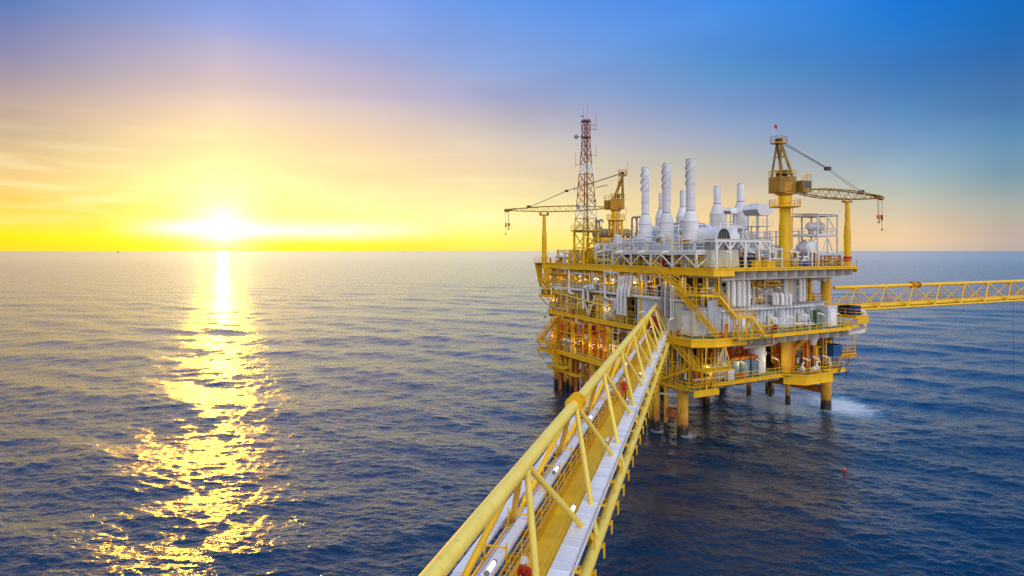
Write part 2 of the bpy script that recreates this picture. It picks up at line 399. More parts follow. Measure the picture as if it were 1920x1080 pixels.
# ------------------------------------------------------------------ sea
def build_sea():
    # rings round the point under the camera, dense where the photograph looks, out to 40 km
    inv = np.concatenate([np.linspace(1 / 3.0, 1 / 42.0, 60, endpoint=False), np.linspace(1 / 42.0, 1 / 2500.0, 640, endpoint=False), np.geomspace(1 / 2500.0, 1 / 45000.0, 40)])
    rr = 1.0 / inv
    a0 = np.concatenate([np.linspace(-180, -52, 60, endpoint=False), np.linspace(-52, 52, 860, endpoint=False), np.linspace(52, 180, 60, endpoint=False)])
    th = np.radians(a0)
    nr, na = len(rr), len(th)
    X = rr[:, None] * np.sin(th)[None]; Y = rr[:, None] * np.cos(th)[None]
    sp = np.maximum(np.gradient(rr)[:, None] * 0.75, rr[:, None] * np.gradient(th)[None])    # local mesh spacing
    Z = np.zeros_like(X); DX = np.zeros_like(X); DY = np.zeros_like(X)
    rg = np.random.RandomState(11)
    main = math.radians(198)                   # heading the waves run towards (clockwise from +Y)
    lam = np.concatenate([rg.uniform(26, 60, 7), np.geomspace(24, 6, 26), np.geomspace(6, 0.7, 64)])
    for L in lam:
        spread = 0.35 if L > 24 else (0.5 if L > 6 else 0.7)
        h = main + rg.normal(0, spread); k = 2 * math.pi / L
        if L > 24: A = 0.06
        elif L > 6: A = 0.0029 * L if L > 9 else 0.0024 * L
        else: A = 0.0028 * L if L > 2 else 0.0046 * L
        ph = rg.uniform(0, 2 * math.pi); sx, sy = math.sin(h), math.cos(h)
        att = np.clip((L / sp - 2.2) / 2.0, 0, 1)
        q = k * (X * sx + Y * sy) + ph
        # group the waves so the surface has lively and calm patches
        gk = k / rg.uniform(5, 9); gh = h + rg.uniform(0.5, 1.2); grp = 0.65 + 0.5 * np.sin(gk * (X * math.sin(gh) + Y * math.cos(gh)) + rg.uniform(0, 6.28))
        Z += att * A * grp * np.cos(q)
        DX -= att * A * 0.9 * grp * sx * np.sin(q); DY -= att * A * 0.9 * grp * sy * np.sin(q)
    co = np.stack([X + DX, Y + DY, Z], -1).reshape(-1, 3)
    i = np.arange(nr - 1)[:, None]; j = np.arange(na)[None]; j2 = (j + 1) % na
    f = np.stack([i * na + j, (i + 1) * na + j, (i + 1) * na + j2, i * na + j2], -1).reshape(-1, 4)
    nv = len(co); co = np.vstack([co, [[0, 0, 0]]])
    tri = np.stack([np.full(na, nv), np.arange(na), (np.arange(na) + 1) % na], -1)
    me = bpy.data.meshes.new('sea')
    me.vertices.add(len(co)); me.vertices.foreach_set('co', co.ravel())
    nl = f.size + tri.size; me.loops.add(nl); me.loops.foreach_set('vertex_index', np.concatenate([f.ravel(), tri.ravel()]).astype(np.int32))
    npoly = len(f) + len(tri); me.polygons.add(npoly)
    me.polygons.foreach_set('loop_start', np.concatenate([np.arange(len(f)) * 4, f.size + np.arange(len(tri)) * 3]).astype(np.int32))
    me.polygons.foreach_set('use_smooth', np.ones(npoly, bool))
    me.update(calc_edges=True); me.validate()
    m, q, b = new_mat('sea_water')
    geo = q.n('ShaderNodeNewGeometry'); pos = geo.outputs['Position']
    cd = q.vm('LENGTH', pos, out=1)
    st = q.vm('MULTIPLY', pos, (0.75, 1.25, 1.0))
    w1 = q.noise(st, 0.26, 4, 0.55, 0.4); w2 = q.noise(st, 1.1, 4, 0.62, 0.5); w3 = q.noise(st, 3.2, 3, 0.55)
    far = q.mr(cd, 150, 900)
    h = q.math('ADD', q.math('MULTIPLY', w2, 0.55), q.math('MULTIPLY', w3, q.mr(cd, 60, 500, 0.22, 0.05)))
    h = q.math('ADD', h, q.math('MULTIPLY', w1, q.mr(cd, 70, 420, 0.15, 2.0)))
    bp = q.n('ShaderNodeBump'); q.l(q.mr(cd, 250, 2500, 1.0, 0.12), bp.inputs['Strength']); bp.inputs['Distance'].default_value = 0.24
    q.l(h, bp.inputs['Height']); q.l(bp.outputs[0], b.inputs['Normal'])
    body = q.mix(q.mr(w1, 0.3, 0.7), (0.0005, 0.020, 0.050, 1), (0.0006, 0.030, 0.072, 1))
    # foam: churned water round the outer legs
    def blob(x, y, r0, r1):
        d = q.vm('LENGTH', q.vm('MULTIPLY', q.vm('SUBTRACT', pos, (x, y, 0)), (1, 0.75, 0)), out=1); return q.mr(d, r0, r1, 1.0, 0.0, 'SMOOTHSTEP')
    pl = FR['P']
    lv = pl @ V(34.8, 0.6, 0); l2 = pl @ V(27, 7, 0); l3 = pl @ V(0, -0.5, 0)
    mask0 = q.math('MAXIMUM', blob(lv.x, lv.y, 0.5, 9.0), q.math('MULTIPLY', blob(l2.x, l2.y, 1, 11), 0.92))
    mask = mask0
    for u_, v_, r_ in ((0, 0, 1.9), (31, 0, 2.6), (31, 11, 2.4), (0, 11, 1.9), (-1.9, 3.8, 1.8), (0, 22, 2), (30.2, 15, 1.6)):
        c_ = pl @ V(u_ + .3, v_ - .4, 0); mask = q.math('MAXIMUM', mask, q.math('MULTIPLY', blob(c_.x, c_.y, .7, r_), .62))
    fn = q.noise(st, 0.55, 7, 0.72, 1.2); fn2 = q.noise(st, 2.4, 5, 0.7, 0.6)
    foam = q.mr(q.math('ADD', q.math('MULTIPLY', mask, 0.42), q.math('ADD', q.math('MULTIPLY', fn, 0.6), q.math('MULTIPLY', fn2, 0.4))), 0.62, 0.86)
    foam = q.math('MULTIPLY', foam, q.mr(mask, 0.0, 0.25))
    # a few breaking crests further out
    wc = q.math('MULTIPLY', q.mr(q.noise(q.vm('MULTIPLY', pos, (0.6, 1.6, 1)), 0.9, 5, 0.65), 0.735, 0.78), q.mr(q.xyz(pos)[2], 0.12, 0.4))
    foam = q.math('MAXIMUM', foam, q.math('MULTIPLY', wc, 0.35))
    churn = q.mix(q.math('MULTIPLY', mask0, 0.8), body, (0.03, 0.24, 0.38, 1))
    q.l(q.mix(q.math('MULTIPLY', foam, 0.95), churn, (0.74, 0.82, 0.88, 1)), b.inputs['Base Color'])
    rgh = q.n('ShaderNodeFloatCurve'); cv = rgh.mapping.curves[0]; cv.points[0].location = (0, .07); cv.points[1].location = (1, .21); cv.points.new(.25, .14); cv.points.new(.55, .19); rgh.mapping.update(); q.l(q.math('DIVIDE', q.math('LOGARITHM', q.math('DIVIDE', cd, 40.0), 10.0), 2.0, clamp=True), rgh.inputs['Value'])
    # reflection of the sky: steeper fall-off than a flat pane because the facets one sees lean towards the viewer
    lw = q.n('ShaderNodeLayerWeight'); lw.inputs['Blend'].default_value = 0.5; q.l(bp.outputs[0], lw.inputs['Normal'])
    fr = q.math('ADD', q.math('MULTIPLY', q.math('POWER', lw.outputs['Facing'], 3.7), 1.0), 0.008)
    fr = q.math('MULTIPLY', fr, q.mr(foam, 0, 1, 1.0, 0.25))
    gl = q.n('ShaderNodeBsdfAnisotropic', distribution='MULTI_GGX'); q.l(bp.outputs[0], gl.inputs['Normal']); gl.inputs['Color'].default_value = (1, 1, 1, 1)
    q.l(rgh.outputs[0], gl.inputs['Roughness']); b.inputs['Specular IOR Level'].default_value = 0.0; b.inputs['Roughness'].default_value = 0.6
    mx = q.n('ShaderNodeMixShader'); q.l(fr, mx.inputs[0]); q.l(b.outputs[0], mx.inputs[1]); q.l(gl.outputs[0], mx.inputs[2])
    q.l(mx.outputs[0], [n_ for n_ in m.node_tree.nodes if n_.type == 'OUTPUT_MATERIAL'][0].inputs[0])
    me.materials.append(m)
    o = bpy.data.objects.new('sea', me); COL.objects.link(o); o['kind'] = 'structure'
    o['label'] = 'dark blue open sea with small waves and the golden path of the low sun'
build_sea()

# ================================================================== the platform itself
ZU, ZM, ZL = 23.5, 14.0, 7.3
plat = thing('oil_platform', 'huge yellow and white offshore production platform on steel legs standing in the sea', 'oil platform', (0, 0, 0))
def leg(u, v, r, z1=ZU - 0.2, z0=-9, n=20, mat='leg', name='leg'):
    return mb().lathe([(r, z0), (r, z1)], (u, v, 0), n).build(name, mat, plat)
for u in (0, 31):
    for v in (0, 11, 22, 33): leg(u, v, 0.8 if v == 0 else 0.75, ZU - 0.2 if u else ZL - 0.2)
leg(19.6, -1.5, 0.82, ZM - 0.2, 6.3); leg(20.7, -0.3, 0.86, ZU - 0.2, ZM)
leg(26.5, 0.2, 0.72, ZU - 0.2, ZM)
for v in (11, 22, 33): leg(15.5, v, 0.6)
# jacket bracing near the water
for a, b, r in (((31, 11, 2.7), (31, 0, 3.0), 0.62), ((31, 22, 2.7), (31, 11, 2.7), 0.5), ((0, 11, 3), (0, 0, 3.2), 0.0), ((31, 33, 2.7), (31, 22, 2.7), 0.5)):
    if r: mb().tube(a, b, r, 14).build('brace', 'rust', plat, label='rusty orange brace between two legs')
for a, b in (((31, 11, 3.2), (28.6, 9.0, -2)), ((0, 11, 6), (3.5, 11, -3)), ((0, 33, 6), (3.5, 33, -3)), ((31, 22, 6), (27.5, 22, -3))):
    mb().tube(a, b, 0.32, 10).build('brace', 'dark', plat)
for p in ((30.2, 15.0), (27.6, 4.6), (24, 16), (22, 19), (26.5, 11.8)): leg(p[0], p[1], 0.42, ZL - 0.6, -6, 12, name='caisson')
# caissons beside the nearest leg
for u, v, r in ((-1.9, 4.5, 0.40), (-1.9, 3.2, 0.46), (-1.3, 1.9, 0.34), (-2.3, 5.8, 0.36)): leg(u, v, r, ZL - 0.5, -6, 12, name='caisson')
# well conductors at the far left corner
k = mb()
for i in range(5):
    for j in range(2):
        leg(-0.6 + j * 1.5, 26.6 + i * 1.8, 0.36, ZL - 1.0, -6, 10, mat='rust' if (i + j) % 3 == 0 else 'leg', name='conductor')
for v in (25.4, 35.2): k.bar((-1.3, v, 3.6), (1.8, v, 3.6), 0.5)
for u in (-1.4, 1.7): k.bar((u, 25.2, 3.62), (u, 35.4, 3.62), 0.42, 0.5)
k.build('guide_frame', 'yellow', plat)

def deck(name, z, rects, beams, label):
    """plates are grating coloured; a yellow girder runs round, beams below are white webs"""
    d = mb()
    for i, (u0, u1, v0, v1) in enumerate(rects): d.b2((u0, v0, z - 0.12 - 0.004 * i), (u1, v1, z - 0.004 * i))
    o = d.build(name, 'grating', plat, label=label)
    return o
def girder(o, pts, z, h, mat='yellow', w=0.28):
    for a, b in zip(pts, pts[1:]):
        d = mb(); d.bar((a[0], a[1], z - h / 2), (b[0], b[1], z - h / 2), 0.05, h)
        d.bar((a[0], a[1], z - 0.03), (b[0], b[1], z - 0.03), w, 0.06); d.bar((a[0], a[1], z - h + 0.03), (b[0], b[1], z - h + 0.03), w, 0.06)
        L = math.hypot(b[0] - a[0], b[1] - a[1]); n = max(1, int(L / 2.4))
        for i in range(1, n): p = V(*a, 0).lerp(V(*b, 0), i / n); d.bar((p.x, p.y, z - h + 0.06), (p.x, p.y, z - 0.06), w * 0.8, 0.04, (b[0] - a[0], b[1] - a[1], 0))
        d.build('girder', mat, o)
def rails(o, runs, z, mat='yellow', h=1.1):
    for pts in runs: mb().rail([(a, b, z + 0.004) for a, b in pts], h).build('railing', mat, o)

# --- upper deck
up = deck('upper_deck', ZU, [(0.6, 31.2, -5.2, 41)], None, 'topmost deck with white webs below its front edge')
girder(up, [(0.6, 41), (0.6, 13), (0.6, -5.2), (4.5, -5.2)], ZU + 0.02, 1.0)
girder(up, [(4.5, -5.2), (31.2, -5.2)], ZU + 0.02, 0.36)
girder(up, [(31.2, -5.2), (31.2, 41), (0.6, 41)], ZU + 0.02, 0.9)
for i in range(13):
    u = 4.4 + i * 2.15
    mb().prism([(u, -5.05, ZU - 0.2), (u, -5.05, ZU - 1.35), (u, -2.6, ZU - 1.5), (u, 6, ZU - 1.5), (u, 6, ZU - 0.2)], (0.05, 0, 0)).build('cantilever_beam', 'white', up)
mb().bar((4.4, -2.9, ZU - 1.2), (31, -2.9, ZU - 1.2), 0.1, 1.0).build('web_plate', 'white', up)
for v in range(8): mb().bar((1, 1.5 + v * 5.4, ZU - 0.75), (31, 1.5 + v * 5.4, ZU - 0.75), 0.3, 1.0).build('floor_beam', 'ochre', up)
rails(up, [[(0.7, 40.9), (0.7, 6.2)], [(0.7, 2.6), (0.7, -5.1), (31.1, -5.1), (31.1, 20)]], ZU)
# platform in front of the far corner, carried on a sloped bracket (boom rest stands here)
cor = mb().b2((-1.0, 38.0, ZU - 0.13), (0.5, 41.6, ZU - 0.01)).build('corner_landing', 'grating', up)
mb().prism([(-1.0, 38.1, ZU - 0.14), (0.6, 38.1, ZU - 0.14), (0.6, 38.1, ZU - 5), (0.2, 38.1, ZU - 5)], (0, 0.25, 0)).build('bracket', 'yellow', up)
mb().prism([(-1.0, 41.2, ZU - 0.14), (0.6, 41.2, ZU - 0.14), (0.6, 41.2, ZU - 5), (0.2, 41.2, ZU - 5)], (0, 0.25, 0)).build('bracket', 'yellow', up)
rails(up, [[(0.6, 38.1), (-.95, 38.1), (-.95, 41.5), (0.6, 41.5)]], ZU)

# --- mezzanine between upper and middle deck
mz = deck('mezzanine_deck', 18.8, [(1.2, 29, 1.0, 40.5)], None, 'narrow deck halfway between upper and middle deck')
girder(mz, [(1.2, 40.5), (1.2, 13), (1.2, 1.0)], 18.82, 0.26, 'white')
girder(mz, [(1.2, 1.0), (29, 1.0)], 18.82, 0.5, 'ochre')
rails(mz, [[(1.3, 40.4), (1.3, 1.1), (28.9, 1.1)]], 18.8, 'white')

# --- middle deck
mid = deck('middle_deck', ZM, [(0.9, 29.5, -5.4, 39.5), (29.5, 33, -4.2, 20), (-2.2, 0.9, -4, 8)], None, 'middle deck where the footbridge lands')
girder(mid, [(0.9, 39.5), (0.9, 26), (0.3, 26), (0.3, 8), (-2.2, 8)], ZM + 0.02, 0.6)
girder(mid, [(-2.2, 2.4), (-2.2, -4), (0.9, -5.4), (6.6, -5.4)], ZM + 0.02, 0.95)
girder(mid, [(6.6, -5.4), (29.5, -5.4), (29.5, -4.2), (33, -4.2), (33, 20)], ZM + 0.02, 0.32)
for i in range(10):
    u = 7.4 + i * 2.4
    mb().prism([(u, -5.25, ZM - 0.2), (u, -5.25, ZM - 1.2), (u, -2.4, ZM - 1.75), (u, 6, ZM - 1.75), (u, 6, ZM - 0.2)], (0.05, 0, 0)).build('cantilever_beam', 'white', mid)
for i in range(3):
    u = 1.4 + i * 1.9
    mb().prism([(u, -5.2, ZM - 0.2), (u, -5.2, ZM - 0.9), (u, -2.4, ZM - 1.75), (u, 6, ZM - 1.75), (u, 6, ZM - 0.2)], (0.05, 0, 0)).build('cantilever_beam', 'yellow', mid)
for v in range(8): mb().bar((1.2, 1.5 + v * 5.4, ZM - 0.75), (29.4, 1.5 + v * 5.4, ZM - 0.75), 0.3, 1.0).build('floor_beam', 'ochre', mid)
rails(mid, [[(1.0, 39.4), (1.0, 26), (0.4, 26), (0.4, 8), (-2.1, 8), (-2.1, 7.2)], [(-2.1, -0.4), (-2.1, -3.9), (0.9, -5.3), (6.2, -5.3)], [(8.4, -5.3), (29.4, -5.3), (29.4, -4.1), (32.9, -4.1), (32.9, 20)]], ZM)
mb().tube((22.6, -3.2, ZM - 0.9), (19.9, -1.8, ZM - 3.8), 0.42, 12).build('brace', 'ochre', plat)
mb().tube((26.2, 0.4, ZU - 2), (29.8, 0.2, ZM + 0.6), 0.5, 12).build('brace', 'ochre', plat, label='big slanting yellow brace under the upper deck')
mb().tube((23.6, -3.0, ZM - 1.4), (23.6, -3.0, ZM - 2.6), 0.9, 14, r2=0.35).build('hopper', 'white', plat)

# --- lower deck
low = deck('lower_deck', ZL, [(-1.6, 17.5, -2.6, 36), (17.5, 30.5, -3.6, 24), (19.5, 25.5, -5.0, -3.6)], None, 'lowest deck close above the water')
girder(low, [(-1.6, 36), (-1.6, 16)], ZL + 0.02, 0.6); girder(low, [(-1.6, 16), (-1.6, -2.6)], ZL + 0.02, 0.55); girder(low, [(-1.6, -2.6), (17.5, -2.6)], ZL + 0.02, 0.34)
girder(low, [(17.5, -2.6), (19.5, -5.0)], ZL + 0.02, 1.35); girder(low, [(19.5, -5.0), (25.5, -5.0), (25.5, -3.6)], ZL + 0.02, 1.3); girder(low, [(25.5, -3.6), (30.5, -3.6), (30.5, 10)], ZL + 0.02, 0.5)
for i in range(8):
    u = 0.4 + i * 2.3
    mb().prism([(u, -2.5, ZL - 0.5), (u, -2.5, ZL - 0.7), (u, 0, ZL - 1.5), (u, 8, ZL - 1.5), (u, 8, ZL - 0.2), (u, -2.4, ZL - 0.2)], (0.05, 0, 0)).build('cantilever_beam', 'white', low)
for v in range(7): mb().bar((-1.4, 2.5 + v * 5.4, ZL - 0.7), (30, 2.5 + v * 5.4, ZL - 0.7), 0.3, 0.9).build('floor_beam', 'ochre', low)
rails(low, [[(-1.5, 35.9), (-1.5, 4.4)], [(-1.5, -0.6), (-1.5, -2.5), (17.4, -2.5), (19.5, -4.9), (25.4, -4.9), (25.4, -3.5), (30.4, -3.5), (30.4, 12)]], ZL)
mb().prism([(-1.6, -2.7, ZL - 0.55), (1.6, -2.7, ZL - 0.55), (1.0, -2.7, ZL - 1.35), (0.4, -2.7, ZL - 1.35)], (0, 0.3, 0)).build('bracket', 'yellow', low)

# --- projecting landings on the far left
def landing(u0, u1, v0, v1, z, name='side_landing'):
    o = mb().b2((u0, v0, z - 0.12), (u1, v1, z)).build(name, 'grating', plat)
    girder(o, [(u1, v0), (u0, v0), (u0, v1), (u1, v1)], z + 0.01, 0.35)
    mb().rail([(u1, v0 + .05, z), (u0 + .05, v0 + .05, z), (u0 + .05, v1 - .05, z), (u1, v1 - .05, z)]).build('railing', 'yellow', o)
    for v in (v0 + .1, v1 - .1): mb().bar((u0, v, z - 0.4), (u1, v, z - 2.2), 0.16).build('strut', 'yellow', o)
    return o
landing(-0.9, 0.9, 36.4, 39.6, 17.2)
landing(-3.0, -1.6, 32.0, 37.0, 8.8); landing(-3.0, -1.6, 32.1, 36.9, 7.0)
landing(-3.0, -1.6, 27.5, 31.0, 4.9)
landing(-0.8, 0.8, 38.0, 40.4, 20.3)
# right-hand landings
o = landing(33, 36.2, -3.8, 1.6, 15.4)
mb().b2((33.0, -3.9, 14.2), (36.2, -3.83, 15.05)).build('edge_panel', 'yellow', o)
b_ = mb().b2((30.5, -2.6, 9.0), (35.0, 3.6, 9.12)).build('side_landing', 'grating', plat)
mb().rail([(30.6, -2.5, 9.12), (34.9, -2.5, 9.12), (34.9, 3.5, 9.12)]).build('railing', 'yellow', b_)
girder(b_, [(30.5, -2.6), (35, -2.6), (35, 3.6)], 9.13, 0.5, 'ochre')
for x in (31, 33, 34.8): mb().tube((x, -2.4, 9.1), (x, -2.4, 13.8), 0.06, 6).build('hanger', 'yellow', b_)

# --- columns and bracing down the left face
for v in (5.5, 11, 16.5, 22, 27.5, 33, 38.5):
    mb().ibeam((1.5, v, ZM), (1.5, v, ZU - 1.15), 0.3, 0.3) if False else None
    c_ = mb(); c_.bar((1.6, v, ZM), (1.6, v, ZU - 1.2), 0.34); c_.build('column', 'yellow', plat)
    if 16 < v < 36: c_ = mb(); c_.bar((-0.9, v, ZL), (-0.9, v, ZM - 0.85), 0.34); c_.build('column', 'yellow', plat)
for i, (va, vb, za, zb, u) in enumerate(((33, 38.5, ZM, 18.3, 1.6), (38.5, 33, 18.8, ZU - 1, 1.6), (27.5, 33, 18.8, ZU - 1, 1.6),
                                         (33, 27.5, ZL, ZM - 1, -0.9))):
    mb().bar((u, va, za), (u, vb, zb), 0.26).build('brace', 'yellow', plat)
for (va, vb, za, zb) in ((26.8, 24.8, 18.0, 14.4), (24.8, 22.8, 14.4, 18.0), (20.2, 18.4, 18.2, 14.6), (18.4, 16.8, 14.6, 18.2), (22.0, 20.4, 12.8, 9.0), (19.6, 21.2, 12.8, 9.0)):
    mb().bar((0.9, va, za), (0.9, vb, zb), 0.2).build('brace', 'white', plat)
# long pale cornice pipe along the left walkway
mb().tube((0.6, 37, 17.9), (0.6, 17.5, 16.4), 0.13, 8).build('pale_rail', 'pale_yellow', plat)

# inner bulkheads coloured dark, painting in the deep shade between the decks
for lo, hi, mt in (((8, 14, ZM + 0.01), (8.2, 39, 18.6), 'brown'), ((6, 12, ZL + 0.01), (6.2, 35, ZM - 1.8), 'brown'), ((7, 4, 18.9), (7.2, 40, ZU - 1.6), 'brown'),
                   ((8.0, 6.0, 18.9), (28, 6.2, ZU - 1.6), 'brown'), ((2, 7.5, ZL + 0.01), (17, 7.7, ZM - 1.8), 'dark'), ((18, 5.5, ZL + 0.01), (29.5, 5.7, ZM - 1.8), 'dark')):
    mb().b2(lo, hi).build('shade_bulkhead', mt, plat)

# secondary steel on the left face: posts, rails and knee braces between the main columns
for v in range(15, 39, 2):
    for z0, z1, u in ((ZM, 18.2, 1.45), (18.9, ZU - 1.2, 1.5)):
        mb().bar((u, v + .4, z0), (u, v + .4, z1), .13).build('stanchion', 'yellow' if v % 4 else 'ochre', plat)
    if v < 35: mb().bar((-1.15, v + .3, ZL), (-1.15, v + .3, ZM - .9), .14).build('stanchion', 'orange' if v % 3 else 'yellow', plat)
    mb().bar((1.4, v + .4, 22.0), (1.4, v + 1.3, ZU - 1.25), .12).build('knee_brace', 'yellow', plat); mb().bar((1.4, v + .4, 17.0), (1.4, v + 1.3, 18.2), .12).build('knee_brace', 'yellow', plat)
for z, u in ((15.4, 1.4), (16.8, 1.42), (20.2, 1.45), (21.6, 1.43)): mb().bar((u, 14, z), (u, 39, z), .12, .16).build('side_rail', 'yellow', plat)
for z, mt in ((9.2, 'ochre'), (10.9, 'yellow'), (12.2, 'orange')): mb().bar((-1.1, 16, z), (-1.1, 35, z), .14, .18).build('side_rail', mt, plat)
for v in (8, 16, 24, 32): mb().bar((0.4, v, 5.9), (0.4, v + 3, 5.9), .3, .5).build('sub_beam', 'ochre', plat)

# ================================================================== footbridges
# frame B: y runs along the bridge from the viewer to the platform, x across, z up
def diag(p0, p1, r, root, mat, n=10): mb().tube(p0, p1, r, n).build('diagonal_brace', mat, root)
def near_bridge():
    XA, HW, ZB, ZT = -6.45, 2.0, 13.0, 17.8
    br = thing('footbridge', 'long yellow tubular footbridge running to the platform, with walkway and white cable trays', 'footbridge', (XA, 0, ZB), 'B')
    Y0, Y1 = 1.5, 95.0
    mb().tube((XA, Y0, ZT), (XA, 90.8, ZT), 0.27, 24).build('top_chord', 'pale_yellow', br)
    for s in (-1, 1): mb().tube((XA + s * HW, Y0, ZB), (XA + s * HW, Y1, ZB), 0.255, 20).build('bottom_chord', 'pale_yellow' if s > 0 else 'yellow', br)
    for y in [3 + 5.9 * i for i in range(15)]:
        if abs(y - 31) > 1.5 and abs(y - 69) > 1.5: mb().lathe([(.27, -.03), (.279, -.015), (.279, .015), (.27, .03)], (XA, y, ZT), 24, (0, 1, 0)).build('weld_seam', 'pale_yellow', br)
    # flanged joint and collar on the top chord
    f = mb()
    for y in (30.6, 31.55): f.lathe([(0.27, y - 0.09), (0.47, y - 0.09), (0.47, y + 0.09), (0.27, y + 0.09)], (XA, 0, ZT), 24, (0, 1, 0))
    for i in range(8):
        a = i * math.pi / 4 + .2; f.bar((XA + .36 * math.cos(a), 30.6, ZT + .36 * math.sin(a)), (XA + .36 * math.cos(a), 31.55, ZT + .36 * math.sin(a)), 0.035, 0.2, (math.cos(a), 0, math.sin(a)))
    f.build('flange', 'yellow', br)
    mb().lathe([(0.27, 68.2), (0.36, 68.25), (0.36, 69.5), (0.27, 69.55)], (XA, 0, ZT), 24, (0, 1, 0)).build('collar', 'yellow', br)
    tops = [21.5 + 9.15 * i for i in range(-3, 8)]
    for t in tops:
        for s in (-1, 1):
            for d in (-1, 1):
                y2 = t + d * 4.55
                if not (Y0 + 0.3 < t < 91 and Y0 + 0.3 < y2 < Y1): continue
                a = V(XA + s * 0.16, t + d * 0.14, ZT - 0.12); b = V(XA + s * (HW - 0.05), y2 - d * 0.16, ZB + 0.15)
                diag(a, b, 0.13, br, 'pale_yellow' if s > 0 else 'yellow')
    # end frame at the platform
    for s in (-1, 1): diag((XA + s * .1, 90.4, ZT - .1), (XA + s * HW, 94.2, ZB + .2), 0.15, br, 'yellow')
    # cross beams with outriggers
    y = 3.0
    while y < Y1:
        b = mb(); b.bar((XA - HW + .2, y, ZB + 0.05), (XA + HW - .2, y, ZB + 0.05), 0.16, 0.24); b.build('cross_beam', 'yellow', br)
        if y < 80:
            o = mb(); o.bar((XA + HW + 0.2, y, ZB - 0.02), (XA + HW + 0.42, y, ZB - 0.02), 0.1, 0.12); o.bar((XA + HW + 0.38, y, ZB + 0.12), (XA + HW + 0.38, y, ZB - 0.5), 0.07, 0.16, (0, 1, 0)); o.build('outrigger', 'yellow', br)
        y += 2.28
    # walkway: plate by plate
    XW0, XW1, ZW = -6.72, -5.52, 13.5
    pl = None; y = 2.0; gap = 0.012
    while y < 94.5:
        L = 2.28
        if pl is None: pl = mb().box((0, 0, 0), (XW1 - XW0, L - gap, 0.05)).mesh('walkway_plate', 'deck_yellow')
        o = bpy.data.objects.new('walkway_plate', pl); COL.objects.link(o); o.parent = br
        o.location = ((XW0 + XW1) / 2 - XA, y + L / 2, ZW - 0.03 - ZB - rnd.uniform(0, .004))
        y += L
    for x in (XW0 - 0.02, XW1 + 0.02):
        k = mb(); k.bar((x, 2, ZW + 0.04), (x, 94.5, ZW + 0.04), 0.02, 0.2); k.bar((x, 2, ZW - 0.14), (x, 94.5, ZW - 0.14), 0.07, 0.16); k.build('kick_plate', 'yellow', br)
    for x in (XW0 - 0.04, XW1 + 0.05):
        r = mb(); y = 2.4
        while y < 94: r.bar((x, y, ZW), (x, y, ZW + 1.1), 0.036); y += 1.52
        for h in (1.1, 0.75, 0.4): r.bar((x, 2, ZW + h), (x, 94.4, ZW + h), 0.03)
        r.build('handrail', 'yellow', br)
    # covered cable trays with separate lids
    def tray(x0, x1, z, h, lidL, mat, bend=0.0, y1=93.5):
        w = x1 - x0; t = mb()
        sec = [2.0, 19.5, y1]; off = [-bend, 0.0, 0.0]
        for (a, oa), (b, ob) in zip(zip(sec, off), zip(sec[1:], off[1:])):
            t.bar(((x0 + x1) / 2 + oa, a, z - h / 2), ((x0 + x1) / 2 + ob, b, z - h / 2), w, h)
        tr = t.build('cable_tray', mat, br)
        lid = mb(); lid.box((0, 0, 0), (w + 0.03, lidL - 0.045, 0.022)); lid.box((0, lidL / 2 - 0.06, 0.022), (w + 0.034, 0.045, 0.022)); lid.bar((-w / 2 - .017, -lidL / 2 + .01, -.04), (-w / 2 - .017, lidL / 2 - .01, -.04), .012, .09); lid.bar((w / 2 + .017, -lidL / 2 + .01, -.04), (w / 2 + .017, lidL / 2 - .01, -.04), .012, .09)
        me = lid.mesh('lid', mat); y = 2.0
        while y + lidL < y1:
            yc = y + lidL / 2
            ox = 0 if yc > 19.5 else -bend * (19.5 - yc) / 17.5
            o = bpy.data.objects.new('lid', me); COL.objects.link(o); o.parent = tr
            o.location = ((x0 + x1) / 2 + ox - XA, yc, z + 0.014 + rnd.uniform(0, 0.006) - ZB); o.rotation_euler = (rnd.uniform(-.004, .004), rnd.uniform(-.006, .006), (math.atan(bend / 17.5) * -1 if yc < 19.5 else 0) + rnd.uniform(-.004, .004))
            y += lidL
        return tr
    tray(-5.34, -4.64, 14.15, 0.22, 0.62, 'alu')
    k = mb(); k.bar((-4.60, 2, 13.82), (-4.60, 93, 13.82), 0.05, 0.16); k.build('side_channel', 'alu', br)
    tray(-7.72, -7.34, 14.1, 0.2, 1.52, 'white')
    tray(-8.86, -8.42, 13.95, 0.16, 1.52, 'white', bend=1.0)
    # cable ladder and small pipes on the left of the walkway
    c2 = mb().ladder((-7.24, 2, 13.75), (-7.24, 93.5, 13.75), (0.34, 0, 0)).build('cable_ladder', 'ochre', br)
    for x, z, r, mt in ((-7.85, 13.55, 0.06, 'white'), (-6.95, 13.35, 0.07, 'yellow'), (-7.95, 13.2, 0.16, 'yellow'), (-8.05, 13.75, 0.05, 'white'), (-5.0, 13.4, 0.12, 'yellow')):
        mb().tube((x, 2, z), (x, 94, z), r, 8).build('pipe', mt, br)
    # goal-post supports for the trays
    y = 3.6; up_me = None
    while y < 92:
        b = mb(); b.bar((-7.28, y, 13.1), (-7.28, y, 14.55), 0.06); b.bar((-8.2, y, 13.1), (-8.2, y, 14.5), 0.06); b.bar((-8.2, y, 14.32), (-7.28, y, 14.32), 0.06); b.bar((-8.9, y, 13.74), (-8.2, y, 13.74), 0.06)
        b.build('tray_support', 'yellow', br)
        b = mb(); b.bar((-5.4, y, 13.86), (-4.3, y, 13.86), 0.08, 0.1); b.bar((-4.34, y, 13.2), (-4.34, y, 14.0), 0.06); b.build('tray_support', 'yellow', br)
        y += 3.04
